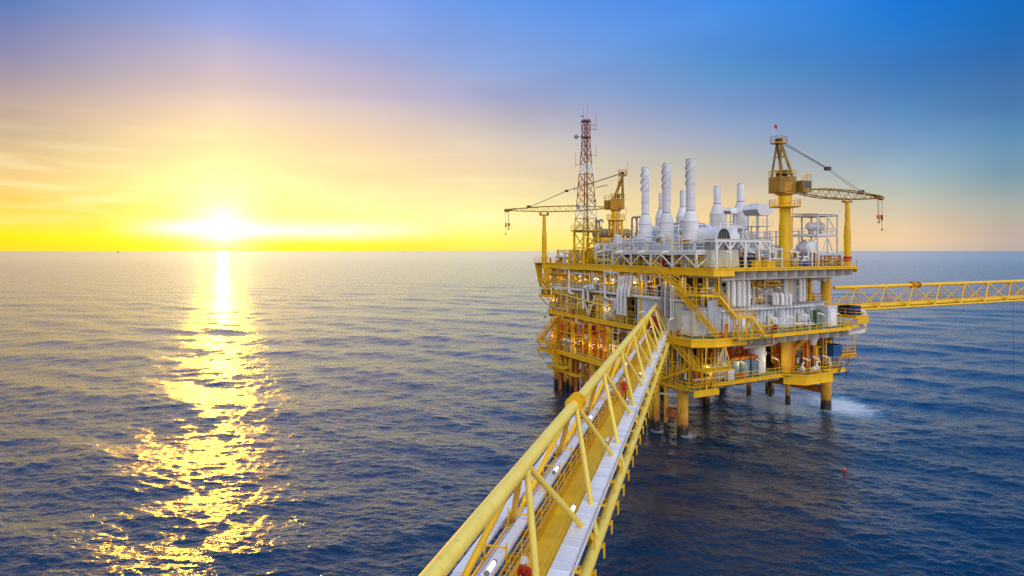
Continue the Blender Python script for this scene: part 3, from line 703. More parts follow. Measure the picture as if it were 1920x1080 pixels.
    # strip lights on the handrails
    def strip(x, y, z, lit):
        b = mb(); b.tube((x, y - .36, z), (x, y + .36, z), 0.085, 12)
        o = b.build('strip_light', 'lit' if lit else 'white', br)
        e = mb()
        for s in (-.4, .4): e.lathe([(0.0, -0.05), (0.1, -0.05), (0.1, 0.05), (0.0, 0.05)], (x, y + s, z), 12, (0, 1, 0))
        e.build('end_cap', 'grey', o, kind='stuff')
    for i in range(9): strip(-5.38, 25.2 + i * 9.9 - 9.9, 14.66, i % 3 == 1)
    for i in range(9): strip(-7.2, 19.8 + i * 9.9, 14.62, True) if 19.8 + i * 9.9 < 92 else None
    return br
near_bridge()

def far_bridge():
    HW, ZB, ZT, L = 1.6, 15.9, 19.67, 150.0
    br = thing('footbridge', 'second yellow tubular footbridge running off to the right behind the platform', 'footbridge', (0, 0, ZB), 'R')
    mb().tube((0, 0, ZT), (0, L, ZT), 0.30, 18).build('top_chord', 'yellow', br)
    for s in (-1, 1): mb().tube((s * HW, 0.6, ZB), (s * HW, L, ZB), 0.2, 14).build('bottom_chord', 'yellow', br)
    f = mb()
    for y in (20.6, 22.4): f.lathe([(0.3, y - 0.12), (0.62, y - 0.12), (0.62, y + 0.12), (0.3, y + 0.12)], (0, 0, ZT), 20, (0, 1, 0))
    f.lathe([(0.42, 20.8), (0.42, 22.2)], (0, 0, ZT), 18, (0, 1, 0)); f.build('flange', 'ochre', br)
    for i in range(19):
        t = 5.2 + 7.8 * i
        for s in (-1, 1):
            for d in (-1, 1):
                y2 = t + d * 3.9
                if y2 < 1 or y2 > L: continue
                diag((s * .15, t, ZT - .1), (s * HW, y2, ZB + .1), 0.115, br, 'yellow', 8)
    for i in range(38):
        mb().bar((-HW, 2 + 3.9 * i, ZB), (HW, 2 + 3.9 * i, ZB), 0.16, 0.22).build('cross_beam', 'ochre', br)
    for x in (-0.85, -0.05, 0.75): mb().tube((x, -2.5 if x > 0 else 0.2, ZB + 0.42), (x, L, ZB + 0.42), 0.33, 14).build('pipe', 'yellow', br)
    mb().b2((-1.45, 1, ZB + 0.15), (-1.25, L, ZB + 0.8)).build('side_plate', 'ochre', br)
    w = mb(); w.rail([(-1.4, 1, ZB + 0.8), (-1.4, L, ZB + 0.8)], 0.9, 3.9, toe=False); w.build('handrail', 'ochre', br)
    return br
far_bridge()
def hanging_rope():
    t = 49.5
    mb().tube((1.75, t, 15.7), (1.9, t, -0.8), 0.025, 6).build('rope', 'rope', None, 'R', (1.75, t, 15.7))
hanging_rope()
tag(bpy.data.objects['rope'], 'thin dark rope hanging straight down from the right-hand footbridge into the sea', 'rope')

# ================================================================== equipment on the platform
def sub(o, b, name, mat): return b.build(name, mat, o)
# ---- exhaust stacks
def stack(label, u, v, z0, zb, zc, zf, z1, rf, rb_, strakes, group):
    t = thing('exhaust_stack', label, 'exhaust stack', (u, v, z0), 'P', group)
    mb().lathe([(rb_ * .62, z0), (rb_ * .62, zb - .5), (rb_ * .9, zb - .1)], (u, v, 0), 24).build('base_duct', 'wall', t)
    bd = mb().lathe([(rb_ * .9, zb - .1), (rb_, zb), (rb_, zc)], (u, v, 0), 28).build('barrel', 'white', t)
    mb().lathe([(rb_, zc), (rb_ * .93, zc + .35), (rf * 1.25, zf - .3), (rf, zf)], (u, v, 0), 28).build('cone', 'white', t)
    fl = mb().lathe([(rf, zf), (rf, z1), (rf - .06, z1), (rf - .06, z1 - 1.2)], (u, v, 0), 24).build('flue', 'white', t)
    mb().lathe([(0, z1 - 1.2), (rf - .06, z1 - 1.2)], (u, v, 0), 20).build('flue_inside', 'dark', t)
    n = int((z1 - zf) / 1.9)
    for i in range(n + 1):
        z = zf + .05 + i * (z1 - zf - .15) / n
        mb().lathe([(rf, z - .05), (rf + .045, z - .05), (rf + .045, z + .05), (rf, z + .05)], (u, v, 0), 24).build('band', 'grey' if i == 0 else 'wall', t)
    for z in (zb + .02, (zb + zc) / 2, zc - .02):
        mb().lathe([(rb_, z - .05), (rb_ + .05, z - .05), (rb_ + .05, z + .05), (rb_, z + .05)], (u, v, 0), 28).build('band', 'wall', t)
    for j in range(strakes):
        k = mb(); za, zb2 = z1 - 3.9, z1 - .45; N = 30; vs = []
        for i in range(N + 1):
            a = j * 2 * math.pi / 3 + i / N * 2 * math.pi * 1.0; z = za + (zb2 - za) * i / N
            for rr_, dz in ((rf - .01, -.04), (rf + .14, -.04), (rf + .14, .04), (rf - .01, .04)): vs.append((u + rr_ * math.cos(a), v + rr_ * math.sin(a), z + dz))
        fs = [(i * 4 + m_, i * 4 + (m_ + 1) % 4, i * 4 + 4 + (m_ + 1) % 4, i * 4 + 4 + m_) for i in range(N) for m_ in range(4)]
        k.add(vs, fs).build('strake', 'wall', fl)
    return t
for (u, v, lb) in ((5, 3.7, 'tall white exhaust stack with spiral fins, the one nearest the front corner'), (5, 9.0, 'tall white exhaust stack with spiral fins, middle one of the row of three'),
                   (5, 14.2, 'tall white exhaust stack with spiral fins, the one nearest the left crane')):
    stack(lb, u, v, 26.05, 27.6, 30.4, 32.0, 39.9, .65, 1.17, 3, 'tall exhaust stacks')
for (u, v, lb) in ((26.5, 13.6, 'short plain white exhaust stack beside the larger grey air intake hood'), (26.5, 19.2, 'short plain white exhaust stack with wide bottle base, second from the right crane'),
                   (26.5, 28.4, 'short plain white exhaust stack half hidden behind the nearest tall stack'), (26.5, 35.0, 'short plain white exhaust stack half hidden behind the middle tall stack')):
    stack(lb, u, v, ZU, 30.0, 32.9, 34.9, 38.3, .65, 1.38, 0, 'short exhaust stacks')

# ---- white truss platform under the tall stacks
sk = thing('stack_platform', 'white truss platform with railing carrying the three tall exhaust stacks', 'steel platform', (2, 0, ZU))
mb().b2((2, -0.6, 25.8), (8.5, 19, 26.02)).build('floor_plate', 'white', sk)
for a, b in (((2, -.6), (2, 19)), ((2, -.6), (8.5, -.6)), ((8.5, -.6), (8.5, 19)), ((2, 19), (8.5, 19))): mb().ibeam((*a, 25.62), (*b, 25.62), .22, .4).build('edge_beam', 'white', sk)
for u in (2, 8.5):
    for v in (-.6, 4.3, 9.2, 14.1, 19): mb().bar((u, v, ZU), (u, v, 25.42), .26).build('post', 'white', sk)
for v0, v1 in ((-.6, 4.3), (4.3, 9.2), (9.2, 14.1), (14.1, 19)):
    mb().bar((2, v0, ZU + .1), (2, (v0 + v1) / 2, 25.4), .18).build('brace', 'white', sk); mb().bar((2, v1, ZU + .1), (2, (v0 + v1) / 2, 25.4), .18).build('brace', 'white', sk)
mb().bar((2, -.6, ZU + .1), (5, -.6, 25.4), .16).build('brace', 'white', sk); mb().bar((8.4, -.6, ZU + .1), (5, -.6, 25.4), .16).build('brace', 'white', sk)
mb().rail([(8.5, 19, 26.02), (2.05, 19, 26.02), (2.05, -.55, 26.02), (8.5, -.55, 26.02)], 1.05, 1.4).build('railing', 'white', sk)
for u, v in ((5, 3.7), (5, 9.0), (5, 14.2)):
    for a in range(4):
        c_, s_ = math.cos(a * math.pi / 2 + .785), math.sin(a * math.pi / 2 + .785)
        mb().bar((u + 1.5 * c_, v + 1.5 * s_, 26.02), (u + 1.0 * c_, v + 1.0 * s_, 27.65), .14).build('stack_leg', 'white', sk)

# ---- white portal frame with the cladded package below and the hooded silencer on top
pf = thing('portal_frame', 'white open portal frame with knee braces along the front of the top deck', 'steel frame', (3.4, -3, ZU))
for v in (-3.0, 1.2):
    mb().ibeam((3.0, v, 27.45), (14.4, v, 27.45), .28, .42).build('beam', 'white', pf)
    us = (3.4, 6.0, 9.0, 11.8, 14.0)
    for u in us: mb().bar((u, v, ZU), (u, v, 27.22), .26).build('post', 'white', pf)
    for u in us[1:]: mb().bar((u, v, 26.1), (u - 1.05, v, 27.2), .16).build('knee_brace', 'white', pf)
    for u in us[:-1]: mb().bar((u, v, 26.1), (u + 1.05, v, 27.2), .16).build('knee_brace', 'white', pf)
for u in (3.4, 6, 9, 11.8, 14): mb().ibeam((u, -2.85, 27.4), (u, 1.05, 27.4), .2, .3).build('cross_beam', 'white', pf)
mb().bar((8.6, -2.9, 27.7), (8.6, -2.9, 29.4), .16).build('post', 'white', pf); mb().bar((8.6, -2.9, 29.4), (5.4, -2.9, 29.4), .16).build('beam', 'white', pf); mb().bar((8.7, -2.9, 29.3), (9.7, -2.9, 27.7), .12).build('brace', 'white', pf)
pk = thing('machinery_package', 'large cream cladded machinery enclosure standing behind the white portal frame', 'enclosure', (6.5, -1, ZU))
for i in range(4): mb().b2((3.9 + i * 1.35, -1.6, ZU + .1), (5.22 + i * 1.35, 4.5, 26.1)).build('cladding_panel', 'cream', pk)
mb().b2((3.88, -1.4, 26.12), (9.3, 4.4, 27.1)).build('hood', 'grey', pk)
mb().b2((6.7, -1.52, 26.15), (8.3, -1.42, 27.1)).build('louvre', 'mast_red', pk)
for i in range(6): mb().bar((6.72, -1.56, 26.22 + i * .15), (8.28, -1.56, 26.22 + i * .15), .05).build('slat', 'ochre', pk)
sl = thing('silencer', 'white barrel shaped inlet silencer with an arched dark mouth on the portal frame', 'silencer', (7, 0, 27.6))
def arch(u0, v0, v1, w, z0, h, name, mat, par):
    N = 14; A = [V(u0, v0, z0)] + []; pts = [V(u0 - w / 2 * math.cos(math.pi * i / N), v0, z0 + h * math.sin(math.pi * i / N)) for i in range(N + 1)]
    return mb().prism(pts, (0, v1 - v0, 0)).build(name, mat, par)
arch(6.7, -1.2, 3.4, 3.0, 27.68, 1.75, 'shell', 'white', sl); arch(6.7, -1.235, -1.205, 2.5, 27.72, 1.5, 'mouth', 'dark', sl)
b = mb()
for i in range(5): b.bar((5.7 + i * .5, -1.26, 27.75), (5.7 + i * .5, -1.26, 28.6), .05)
b.build('mouth_bars', 'grey', sl)
mb().prism([(8.7, 0.2, 27.68), (8.7, 0.2, 29.0), (9.6, 0.2, 29.5), (11.0, 0.2, 29.5), (11.0, 0.2, 27.68)], (0, 2.4, 0)).build('plenum', 'wall', sl)
mb().b2((8.9, -0.4, 27.68), (10.8, 0.18, 28.5)).build('plenum_door', 'alu', sl)

# ---- air intake hoods
def hood(label, u, v, z, s):
    t = thing('intake_hood', label, 'air intake', (u, v, z), 'P', 'grey air intake hoods')
    prof = [(-1.9, .45), (-1.25, 1.25), (1.25, 1.25), (2.0, .55), (1.35, -.45), (-1.2, -.45)]
    mb().prism([(u + a * s, v - 1.5 * s, z + b * s) for a, b in prof], (0, 3.0 * s, 0)).build('shell', 'alu', t)
    mb().b2((u - .9 * s, v - 1.0 * s, z + 1.26 * s), (u + .9 * s, v + 1.0 * s, z + 1.42 * s)).build('cap', 'alu', t)
    for i in range(5): mb().bar((u - (1.86 - i * .13) * s, v - 1.45 * s, z + (.36 - i * .2) * s), (u - (1.86 - i * .13) * s, v + 1.45 * s, z + (.36 - i * .2) * s), .1 * s, .04).build('louvre', 'grey', t)
    for a, b in ((-1, -1), (-1, 1), (1, -1), (1, 1)): mb().bar((u + a * s, v + b * s, z - .45 * s), (u + a * s, v + b * s, ZU), .16).build('leg', 'white', t)
    for q in (ZU + 2.6, ZU + 4.6, ZU + 6.6):
        if q < z - 1: mb().b2((u - 1.6 * s, v - 1.6 * s, q), (u + 1.6 * s, v + 1.6 * s, q + .08)).build('service_floor', 'white', t); mb().rail([(u - 1.6 * s, v + 1.5 * s, q + .08), (u - 1.6 * s, v - 1.6 * s, q + .08), (u + 1.6 * s, v - 1.6 * s, q + .08)], 1.0, 1.2, toe=False).build('railing', 'white', t)
    mb().bar((u - s, v - s, ZU + .2), (u + s, v - s, ZU + 2.5), .12).build('brace', 'white', t); mb().bar((u + s, v - s, ZU + 2.7), (u - s, v - s, ZU + 5), .12).build('brace', 'white', t)
hood('larger grey angular air intake hood on a white scaffold left of the right crane', 24.0, 7.7, 32.5, 1.05)
hood('smaller grey air intake hood between the two right-hand short stacks', 24.0, 13.6, 32.9, .55)

# ---- white two-storey rack beside the right crane
rk = thing('vessel_rack', 'white open two-storey steel rack with a flat silver roof beside the right crane', 'steel frame', (25.5, -2.4, ZU))
u0, u1, v0, v1 = 25.6, 30.4, -2.4, 2.2
for u in (u0, 28, u1):
    for v in (v0, v1): mb().bar((u, v, ZU), (u, v, 31.7), .2).build('post', 'white', rk)
mb().prism([(u0 - .3, v0 - .3, 31.75), (u1 + .3, v0 - .3, 31.75), (u1 + .3, v1 + .3, 32.0), (u0 - .3, v1 + .3, 32.0)], (0, 0, .12)).build('roof', 'alu', rk)
for z in (28.4, 31.62):
    for a, b in (((u0, v0), (u1, v0)), ((u0, v0), (u0, v1)), ((u1, v0), (u1, v1)), ((u0, v1), (u1, v1))): mb().bar((*a, z), (*b, z), .16, .26).build('beam', 'white', rk)
mb().b2((u0, v0, 28.46), (u1, v1, 28.54)).build('floor_plate', 'grating', rk)
mb().rail([(u0, v1, 28.54), (u0, v0, 28.54), (u1, v0, 28.54), (u1, v1, 28.54)], 1.0, 1.2).build('railing', 'white', rk)
for a, b in (((u0, v0, ZU), (28, v0, 28.3)), ((u1, v0, ZU), (28, v0, 28.3)), ((u0, v0, 31.5), (28, v0, 28.6)), ((28, v0, 31.5), (u1, v0, 28.6)), ((u0, v1, ZU), (u0, v0, 28.3))): mb().bar(a, b, .12).build('brace', 'white', rk)
def vessel(label, c, r, L, ax, mat='white', cat='vessel', saddles=True, zfloor=None, group=None):
    c = V(*c); a = V(*ax).normalized(); t = thing('pressure_vessel', label, cat, c, 'P', group)
    mb().lathe([(0, -L / 2 - r * .5), (r * .55, -L / 2 - r * .42), (r * .88, -L / 2 - r * .2), (r, -L / 2), (r, L / 2), (r * .88, L / 2 + r * .2), (r * .55, L / 2 + r * .42), (0, L / 2 + r * .5)], c, 22, a).build('shell', mat, t)
    for q in (-.3, .3):
        p = c + a * L * q; up_ = V(0, 0, 1) if abs(a.z) < .5 else V(-1, 0, 0)
        n = mb(); n.tube(p, p + up_ * (r + .35), r * .2, 10); n.lathe([(r * .2, r + .25), (r * .34, r + .25), (r * .34, r + .36), (0, r + .36)], p, 12, up_); n.build('nozzle', mat, t)
    for q in (-.48, 0, .48): mb().lathe([(r, -.04), (r + .035, -.04), (r + .035, .04), (r, .04)], c + a * L * q, 22, a).build('band', 'wall' if mat == 'white' else mat, t)
    zf = c.z - r - .6 if zfloor is None else zfloor
    if abs(a.z) < .5:
        for q in (-.33, .33): p = c + a * L * q; pr = a.cross(V(0, 0, 1)); mb().bar((p.x, p.y, zf), (p.x, p.y, c.z - r * .7), .25, r * 1.5, pr).build('saddle', mat, t)
    else:
        for q in range(4): d_ = V(math.cos(q * 1.571 + .7), math.sin(q * 1.571 + .7), 0) * r * .85; mb().bar((c.x + d_.x, c.y + d_.y, c.z - L / 2 - .05), (c.x + d_.x, c.y + d_.y, zf), .12).build('leg', mat, t)
    return t
vessel('slim white horizontal vessel on the upper storey of the roofed rack', (27.8, -.4, 29.9), .62, 3.6, (1, .1, 0), zfloor=28.54)
vessel('fat white horizontal vessel with round end on the lower storey of the roofed rack', (26.2, -.2, 26.3), 1.15, 3.2, (.5, 1, 0), zfloor=ZU)
vessel('white horizontal vessel lying low between the right crane and the roofed rack', (22.6, 1.5, 25.5), .85, 3.6, (1, 0, 0), zfloor=ZU)
vessel('large pale vertical vessel behind the left crane column', (14, 27, 27.3), .85, 4.2, (0, 0, 1), 'white', zfloor=ZU)
vessel('pale vertical vessel between the left crane and the tall stacks', (4.6, 21.2, 26.6), .6, 4.0, (0, 0, 1), 'wall', zfloor=ZU)
vessel('grey horizontal vessel high up behind the left crane', (12, 33, 29.5), .9, 7.5, (1, -.2, 0), 'grey', zfloor=28)
vessel('long dark grey horizontal drum seen between the tall and short stacks', (17, 16.5, 30.2), .8, 6.5, (1, 0, 0), 'grey', zfloor=ZU)

# ---- cranes
def crane(label, u, v, hd, zr, zh, ztop, Lb, ped_mat, sc, droop, hook_len, flag):
    t = thing('pedestal_crane', label, 'crane', (u, v, ZU)); d = V(*hd, 0).normalized(); p = V(-d.y, d.x, 0); o = V(u, v, 0)
    Q = lambda x, y, z: o + d * x + p * y + V(0, 0, z)
    rz = math.atan2(d.y, d.x)
    if flag: mb().lathe([(.95 * sc, ZU), (.95 * sc, ZU + .25), (.86 * sc, ZU + .3), (.86 * sc, zr - 1.4), (1.0 * sc, zr - .9), (1.0 * sc, zr + .2)], o, 24).build('pedestal', ped_mat, t)
    else:
        mb().lathe([(.75, zr - 2.6), (.75, zr - 1.0), (.9, zr - .9), (.9, zr + .2)], o, 18).build('pedestal', ped_mat, t)
        cq = [(-.85, -.85), (.85, -.85), (.85, .85), (-.85, .85)]
        for a, b_ in cq: mb().bar((u + a, v + b_, ZU), (u + a, v + b_, zr - 1.6), .3).build('column', ped_mat, t)
        hs = [ZU + .1, ZU + 2.8, ZU + 5.4, zr - 1.7]
        for z0_, z1_ in zip(hs, hs[1:]):
            for i in range(4):
                a, b_ = cq[i], cq[(i + 1) % 4]; mb().bar((u + a[0], v + a[1], z1_), (u + b_[0], v + b_[1], z1_), .18).build('column_tie', ped_mat, t)
                mb().bar((u + a[0], v + a[1], z0_), (u + b_[0], v + b_[1], z1_), .13).build('column_brace', ped_mat, t)
        mb().b2((u - 2.6, v - 2.6, ZU + 5.3), (u + 2.6, v + 2.6, ZU + 5.38)).build('service_floor', 'ochre', t); mb().rail([(u - 2.6, v + 2.6, ZU + 5.4), (u - 2.6, v - 2.6, ZU + 5.4), (u + 2.6, v - 2.6, ZU + 5.4), (u + 2.6, v + 2.6, ZU + 5.4)], 1.0, 1.3, toe=False).build('railing', 'yellow', t)
        for a, b_ in ((-2.4, -2.4), (2.4, -2.4), (-2.4, 2.4)): mb().bar((u + a, v + b_, ZU), (u + a, v + b_, ZU + 5.3), .18).build('column', 'ochre', t)
    rg_ = mb().lathe([(1.0 * sc, zr - 1.6), (2.3 * sc, zr - 1.6), (2.3 * sc, zr - 1.5), (1.0 * sc, zr - 1.5)], o, 20).build('ring_platform', 'yellow', t)
    ring = [(u + 2.25 * sc * math.cos(a * math.pi / 6), v + 2.25 * sc * math.sin(a * math.pi / 6), zr - 1.5) for a in range(13)]
    mb().rail(ring, 1.05, 1.2).build('railing', 'yellow', rg_)
    ld = mb().ladder(Q(.2, -.95 * sc, ZU), Q(.2, -.95 * sc, zr - 1.5), d * .45); ld.build('ladder', 'yellow', t)
    mb().lathe([(.9 * sc, zr + .2), (1.5 * sc, zr + .45), (1.5 * sc, zr + .6), (0, zr + .6)], o, 22).build('slew_ring', 'ochre', t)
    z0 = zr + .6
    h = mb().box(Q(-.45 * sc, 0, z0 + (zh - z0) * .5), (3.1 * sc, 2.5 * sc, zh - z0 - .02), rz).build('machinery_house', 'drab' if flag else 'ochre', t)
    for s in (-1, 1): mb().box(Q(-.5 * sc, s * 1.27 * sc, z0 + .9), (1.3 * sc, .06, 1.3), rz).build('door_panel', 'ochre', h)
    hc = [Q(-1.95 * sc, -1.2 * sc, zh), Q(1.05 * sc, -1.2 * sc, zh), Q(1.05 * sc, 1.2 * sc, zh), Q(-1.95 * sc, 1.2 * sc, zh), Q(-1.95 * sc, -1.2 * sc, zh)]
    mb().rail(hc, 1.0, 1.3, toe=False).build('railing', 'yellow', h)
    w = mb(); w.tube(Q(-.4, -1.0 * sc, zh + .5), Q(-.4, 1.0 * sc, zh + .5), .45 * sc, 14); w.build('winch_drum', 'dark', h)
    cb = mb().box(Q(2.3 * sc, -1.4 * sc, z0 + .95), (1.7 * sc, 1.5 * sc, 1.8), rz).build('cab', 'drab', t)
    mb().box(Q(2.35 * sc, -2.175 * sc, z0 + 1.2), (1.3 * sc, .05, .9), rz).build('window', 'glass', cb); mb().box(Q(3.175 * sc, -1.4 * sc, z0 + 1.2), (.05, 1.2 * sc, 1.0), rz).build('window', 'glass', cb)
    mb().rail([Q(1.5 * sc, -2.1 * sc, z0 + 1.86), Q(3.1 * sc, -2.1 * sc, z0 + 1.86), Q(3.1 * sc, -.7 * sc, z0 + 1.86)], .95, .8, toe=False).build('railing', 'yellow', cb)
    # A-frame
    top = Q((-1.1 if flag else -1.75) * sc, 0, ztop)
    for s in (-1, 1):
        mb().bar(Q(1.0 * sc, s * 1.1 * sc, zh - 1.2), top + p * s * .45 * sc, .32 * sc).build('a_frame_leg', 'drab', t)
        mb().bar(Q(-1.8 * sc, s * 1.1 * sc, zh - 1.2), top + p * s * .45 * sc, .24 * sc).build('a_frame_leg', 'drab', t)
    for f in (.35, .68):
        a = Q(1.0 * sc, 0, zh - 1.2).lerp(top, f); b_ = Q(-1.8 * sc, 0, zh - 1.2).lerp(top, f)
        mb().bar(a + p * (1.1 - .68 * f) * sc, a - p * (1.1 - .68 * f) * sc, .16).build('a_frame_tie', 'drab', t)
        mb().bar(a + p * (1.1 - .68 * f) * sc, b_ + p * (1.1 - .68 * f) * sc, .13).build('a_frame_tie', 'drab', t); mb().bar(a - p * (1.1 - .68 * f) * sc, b_ - p * (1.1 - .68 * f) * sc, .13).build('a_frame_tie', 'drab', t)
    mb().ladder(Q(-.2, .5, zh), top + d * .5 + p * .3, p * .4).build('ladder', 'yellow', t)
    tp = mb().box(top + V(0, 0, .02), (1.8 * sc, 1.5 * sc, .1), rz).build('top_platform', 'ochre', t)
    mb().rail([top + d * a * sc + p * b_ * sc + V(0, 0, .07) for a, b_ in ((-.9, -.75), (.9, -.75), (.9, .75), (-.9, .75), (-.9, -.75))], 1.0, 1.0).build('railing', 'ochre', tp)
    sh = mb()
    for y in (-.3, 0, .3): sh.lathe([(.05, -.05), (.4 * sc, -.05), (.4 * sc, .05), (.05, .05)], top + p * y + V(0, 0, .5), 14, p)
    sh.build('sheave', 'dark', tp, kind='stuff')
    # lattice boom: four chords tapering to both ends
    zb = z0 + .35; N = 18
    def sec(i):
        f = i / N; w_ = (.55 + .45 * min(1, f * 5)) * (1 if f < .7 else 1 - (f - .7) * 1.6) * sc; hh = (.18 + .75 * min(1, f * 3.2)) * (1 if f < .62 else 1 - (f - .62) * 1.9) * sc
        c_ = Q(1.6 * sc + (Lb - 1.6 * sc) * f, 0, zb - droop * f); return [c_ + p * a * w_ * .75 + V(0, 0, b_ * hh * .75) for a, b_ in ((-1, 1), (1, 1), (1, -1), (-1, -1))]
    S_ = [sec(i) for i in range(N + 1)]
    for q in range(4):
        k = mb()
        for i in range(N): k.tube(S_[i][q], S_[i + 1][q], .085 * sc, 6)
        k.build('boom_chord', 'drab' if flag else 'ochre', t)
    for q in range(4):
        k = mb()
        for i in range(N):
            a, b_ = (q, (q + 1) % 4) if i % 2 == 0 else ((q + 1) % 4, q); k.tube(S_[i][a], S_[i + 1][b_], .045 * sc, 5)
        k.build('boom_lacing', 'drab' if flag else 'ochre', t, kind='stuff')
    tip = Q(Lb, 0, zb - droop)
    mb().prism([tip - d * 1.4 + p * -.3 + V(0, 0, .35), tip + d * .6 + p * -.3 + V(0, 0, .05), tip + d * .7 + p * -.3 - V(0, 0, .45), tip - d * .2 + p * -.3 - V(0, 0, .3)], p * .6).build('boom_tip', 'drab', t)
    sh = mb()
    for q in (.25, .62): sh.lathe([(.03, -.1), (.35, -.1), (.35, .1), (.03, .1)], tip + d * q - V(0, 0, .1), 12, p)
    sh.build('tip_sheave', 'dark', t, kind='stuff')
    # ropes and pendants
    blk = Q(Lb * .44, 0, 0); blk.z = top.z + .4 + (zb - droop * .8 + 1.0 - top.z) * .58
    for y in (-.4, -.13, .13, .4): mb().tube(top + p * y + V(0, 0, .5), blk + p * y * .5, .035, 5).build('luffing_rope', 'grey', t)
    b_ = mb().box(blk, (.8 * sc, .7 * sc, .55 * sc), rz).build('pulley_block', 'dark', t)
    far = Q(Lb * .8, 0, zb - droop * .8 + .55 * sc)
    for y in (-.35, .35): mb().tube(blk + p * y * .5, far + p * y, .04, 5).build('pendant_rope', 'grey', t); mb().tube(far + p * y, tip + p * y * .6, .035, 5).build('pendant_rope', 'grey', t)
    mb().box(far + V(0, 0, .15), (.5, .9, .5), rz).build('pendant_bracket', 'dark', t)
    for x, ln in ((-.05, hook_len), (.62, hook_len * 1.9)):
        q = tip + d * x - V(0, 0, .4); mb().tube(q, q - V(0, 0, ln), .03, 5).build('hoist_rope', 'dark', t)
        if x < 0:
            mb().tube(q + p * .25, q + p * .12 - V(0, 0, ln), .03, 5).build('hoist_rope', 'dark', t)
            k = mb(); e = q - V(0, 0, ln); k.box(e - V(0, 0, .25), (.5, .34, .6), rz); k.build('hook_block', 'orange', t)
            h_ = [e - V(0, 0, .55), e - V(0, 0, .85)] + [e + d * .22 * math.sin(a) - V(0, 0, 1.05 - .22 * math.cos(a)) for a in (.6, 1.4, 2.2, 3.1, 3.9, 4.6)]
            mb().path(h_, .07, 6, .05).build('hook', 'dark', t)
        else: mb().box(q - V(0, 0, ln * .6), (.2, .2, .9)).build('line_weight', 'dark', t); mb().box(q - V(0, 0, ln), (.14, .14, .4)).build('line_weight', 'dark', t)
    if flag:
        fp = top - d * .95 * sc + V(0, 0, .1); mb().tube(fp, fp + V(0, 0, 3.0), .035, 6).build('flag_pole', 'white', t)
        fl_ = mb(); n = 7; vs = []
        for i in range(n): vs += [fp + d * i * .12 + p * .09 * math.sin(i * 1.3) + V(0, 0, 2.95 - .04 * i), fp + d * i * .12 + p * .09 * math.sin(i * 1.3 + .4) + V(0, 0, 2.35 - .05 * i)]
        fl_.add(vs, [(2 * i, 2 * i + 2, 2 * i + 3, 2 * i + 1) for i in range(n - 1)]); fl_.build('flag', 'red', t)
    else: mb().tube(top + V(0, 0, .3) - d, top - d + V(0, 0, 2.6), .03, 6).build('aerial', 'grey', t)
    return t
crane('yellow pedestal crane with red flag at its top, boom pointing right over the sea', 20.7, -0.3, (1, -0.18), 34.4, 37.5, 42.7, 18.9, 'yellow', 1.0, .5, 2.6, True)
crane('yellow pedestal crane farther back on the left, boom pointing left over the sea', 10, 29, (-9.6, 11), 33.4, 36.0, 40.4, 22.4, 'yellow', .76, -.1, 2.4, False)
def boom_rest(label, u, v, z1):
    t = thing('boom_rest', label, 'boom rest', (u, v, ZU))
    mb().lathe([(.6, ZU), (.6, ZU + .12), (.52, ZU + .15), (.52, ZU + 5.2), (.36, ZU + 7.2), (.36, z1 - .3)], (u, v, 0), 18).build('post', 'yellow', t)
    mb().b2((u - .9, v - .35, z1 - .3), (u + .9, v + .35, z1 - .08)).build('cradle', 'ochre', t)
    for s in (-.85, .85): mb().bar((u + s, v, z1 - .1), (u + s, v, z1 + .35), .14, .5).build('cradle_cheek', 'ochre', t)
    mb().lathe([(.62, ZU + .9), (.62, ZU + 1.6), (.53, ZU + 1.6)], (u, v, 0), 18).build('collar', 'red' if u > 10 else 'yellow', t)
boom_rest('tall yellow tapered boom rest post at the right end of the top deck', 30.2, -4.2, 33.9)
boom_rest('tall yellow tapered boom rest post at the far left corner of the top deck', 0.4, 40, 33.4)

# ---- lattice radio mast
tw = thing('radio_mast', 'slender red and white lattice radio mast on a yellow braced base', 'radio mast', (2.2, 27.6, ZU))
cu, cv_ = 2.2, 27.6; zb0, zb1 = ZU, 29.5
hb = 1.55
for a, b in ((-1, -1), (1, -1), (1, 1), (-1, 1)): mb().bar((cu + a * hb, cv_ + b * hb, zb0), (cu + a * hb, cv_ + b * hb, zb1), .3).build('base_leg', 'yellow', tw)
cs = [(-1, -1), (1, -1), (1, 1), (-1, 1)]
for i in range(4):
    a, b = cs[i], cs[(i + 1) % 4]; A = lambda q, z: (cu + q[0] * hb, cv_ + q[1] * hb, z)
    for z in (zb1, 26.5): mb().bar(A(a, z), A(b, z), .22).build('base_beam', 'yellow', tw)
    mb().bar(A(a, zb0 + .1), A(b, 26.4), .13).build('base_brace', 'yellow', tw); mb().bar(A(b, 26.6), A(a, zb1 - .1), .13).build('base_brace', 'yellow', tw); mb().bar(A(b, zb0 + .1), A(a, 26.4), .13).build('base_brace', 'yellow', tw)
mb().b2((cu - hb - .5, cv_ - hb - .5, zb1 + .1), (cu + hb + .5, cv_ + hb + .5, zb1 + .2)).build('base_floor', 'grating', tw)
mb().rail([(cu + a * (hb + .45), cv_ + b * (hb + .45), zb1 + .2) for a, b in cs + cs[:1]], 1.0, 1.2).build('railing', 'yellow', tw)
zt = 50.2; lv = [zb1 + .2 + (zt - zb1 - .2) * f for f in (0, .11, .22, .32, .42, .51, .60, .69, .77, .85, .925, 1)]
hw = lambda z: 1.55 + (0.55 - 1.55) * min(1, (z - zb1) / 16.5)
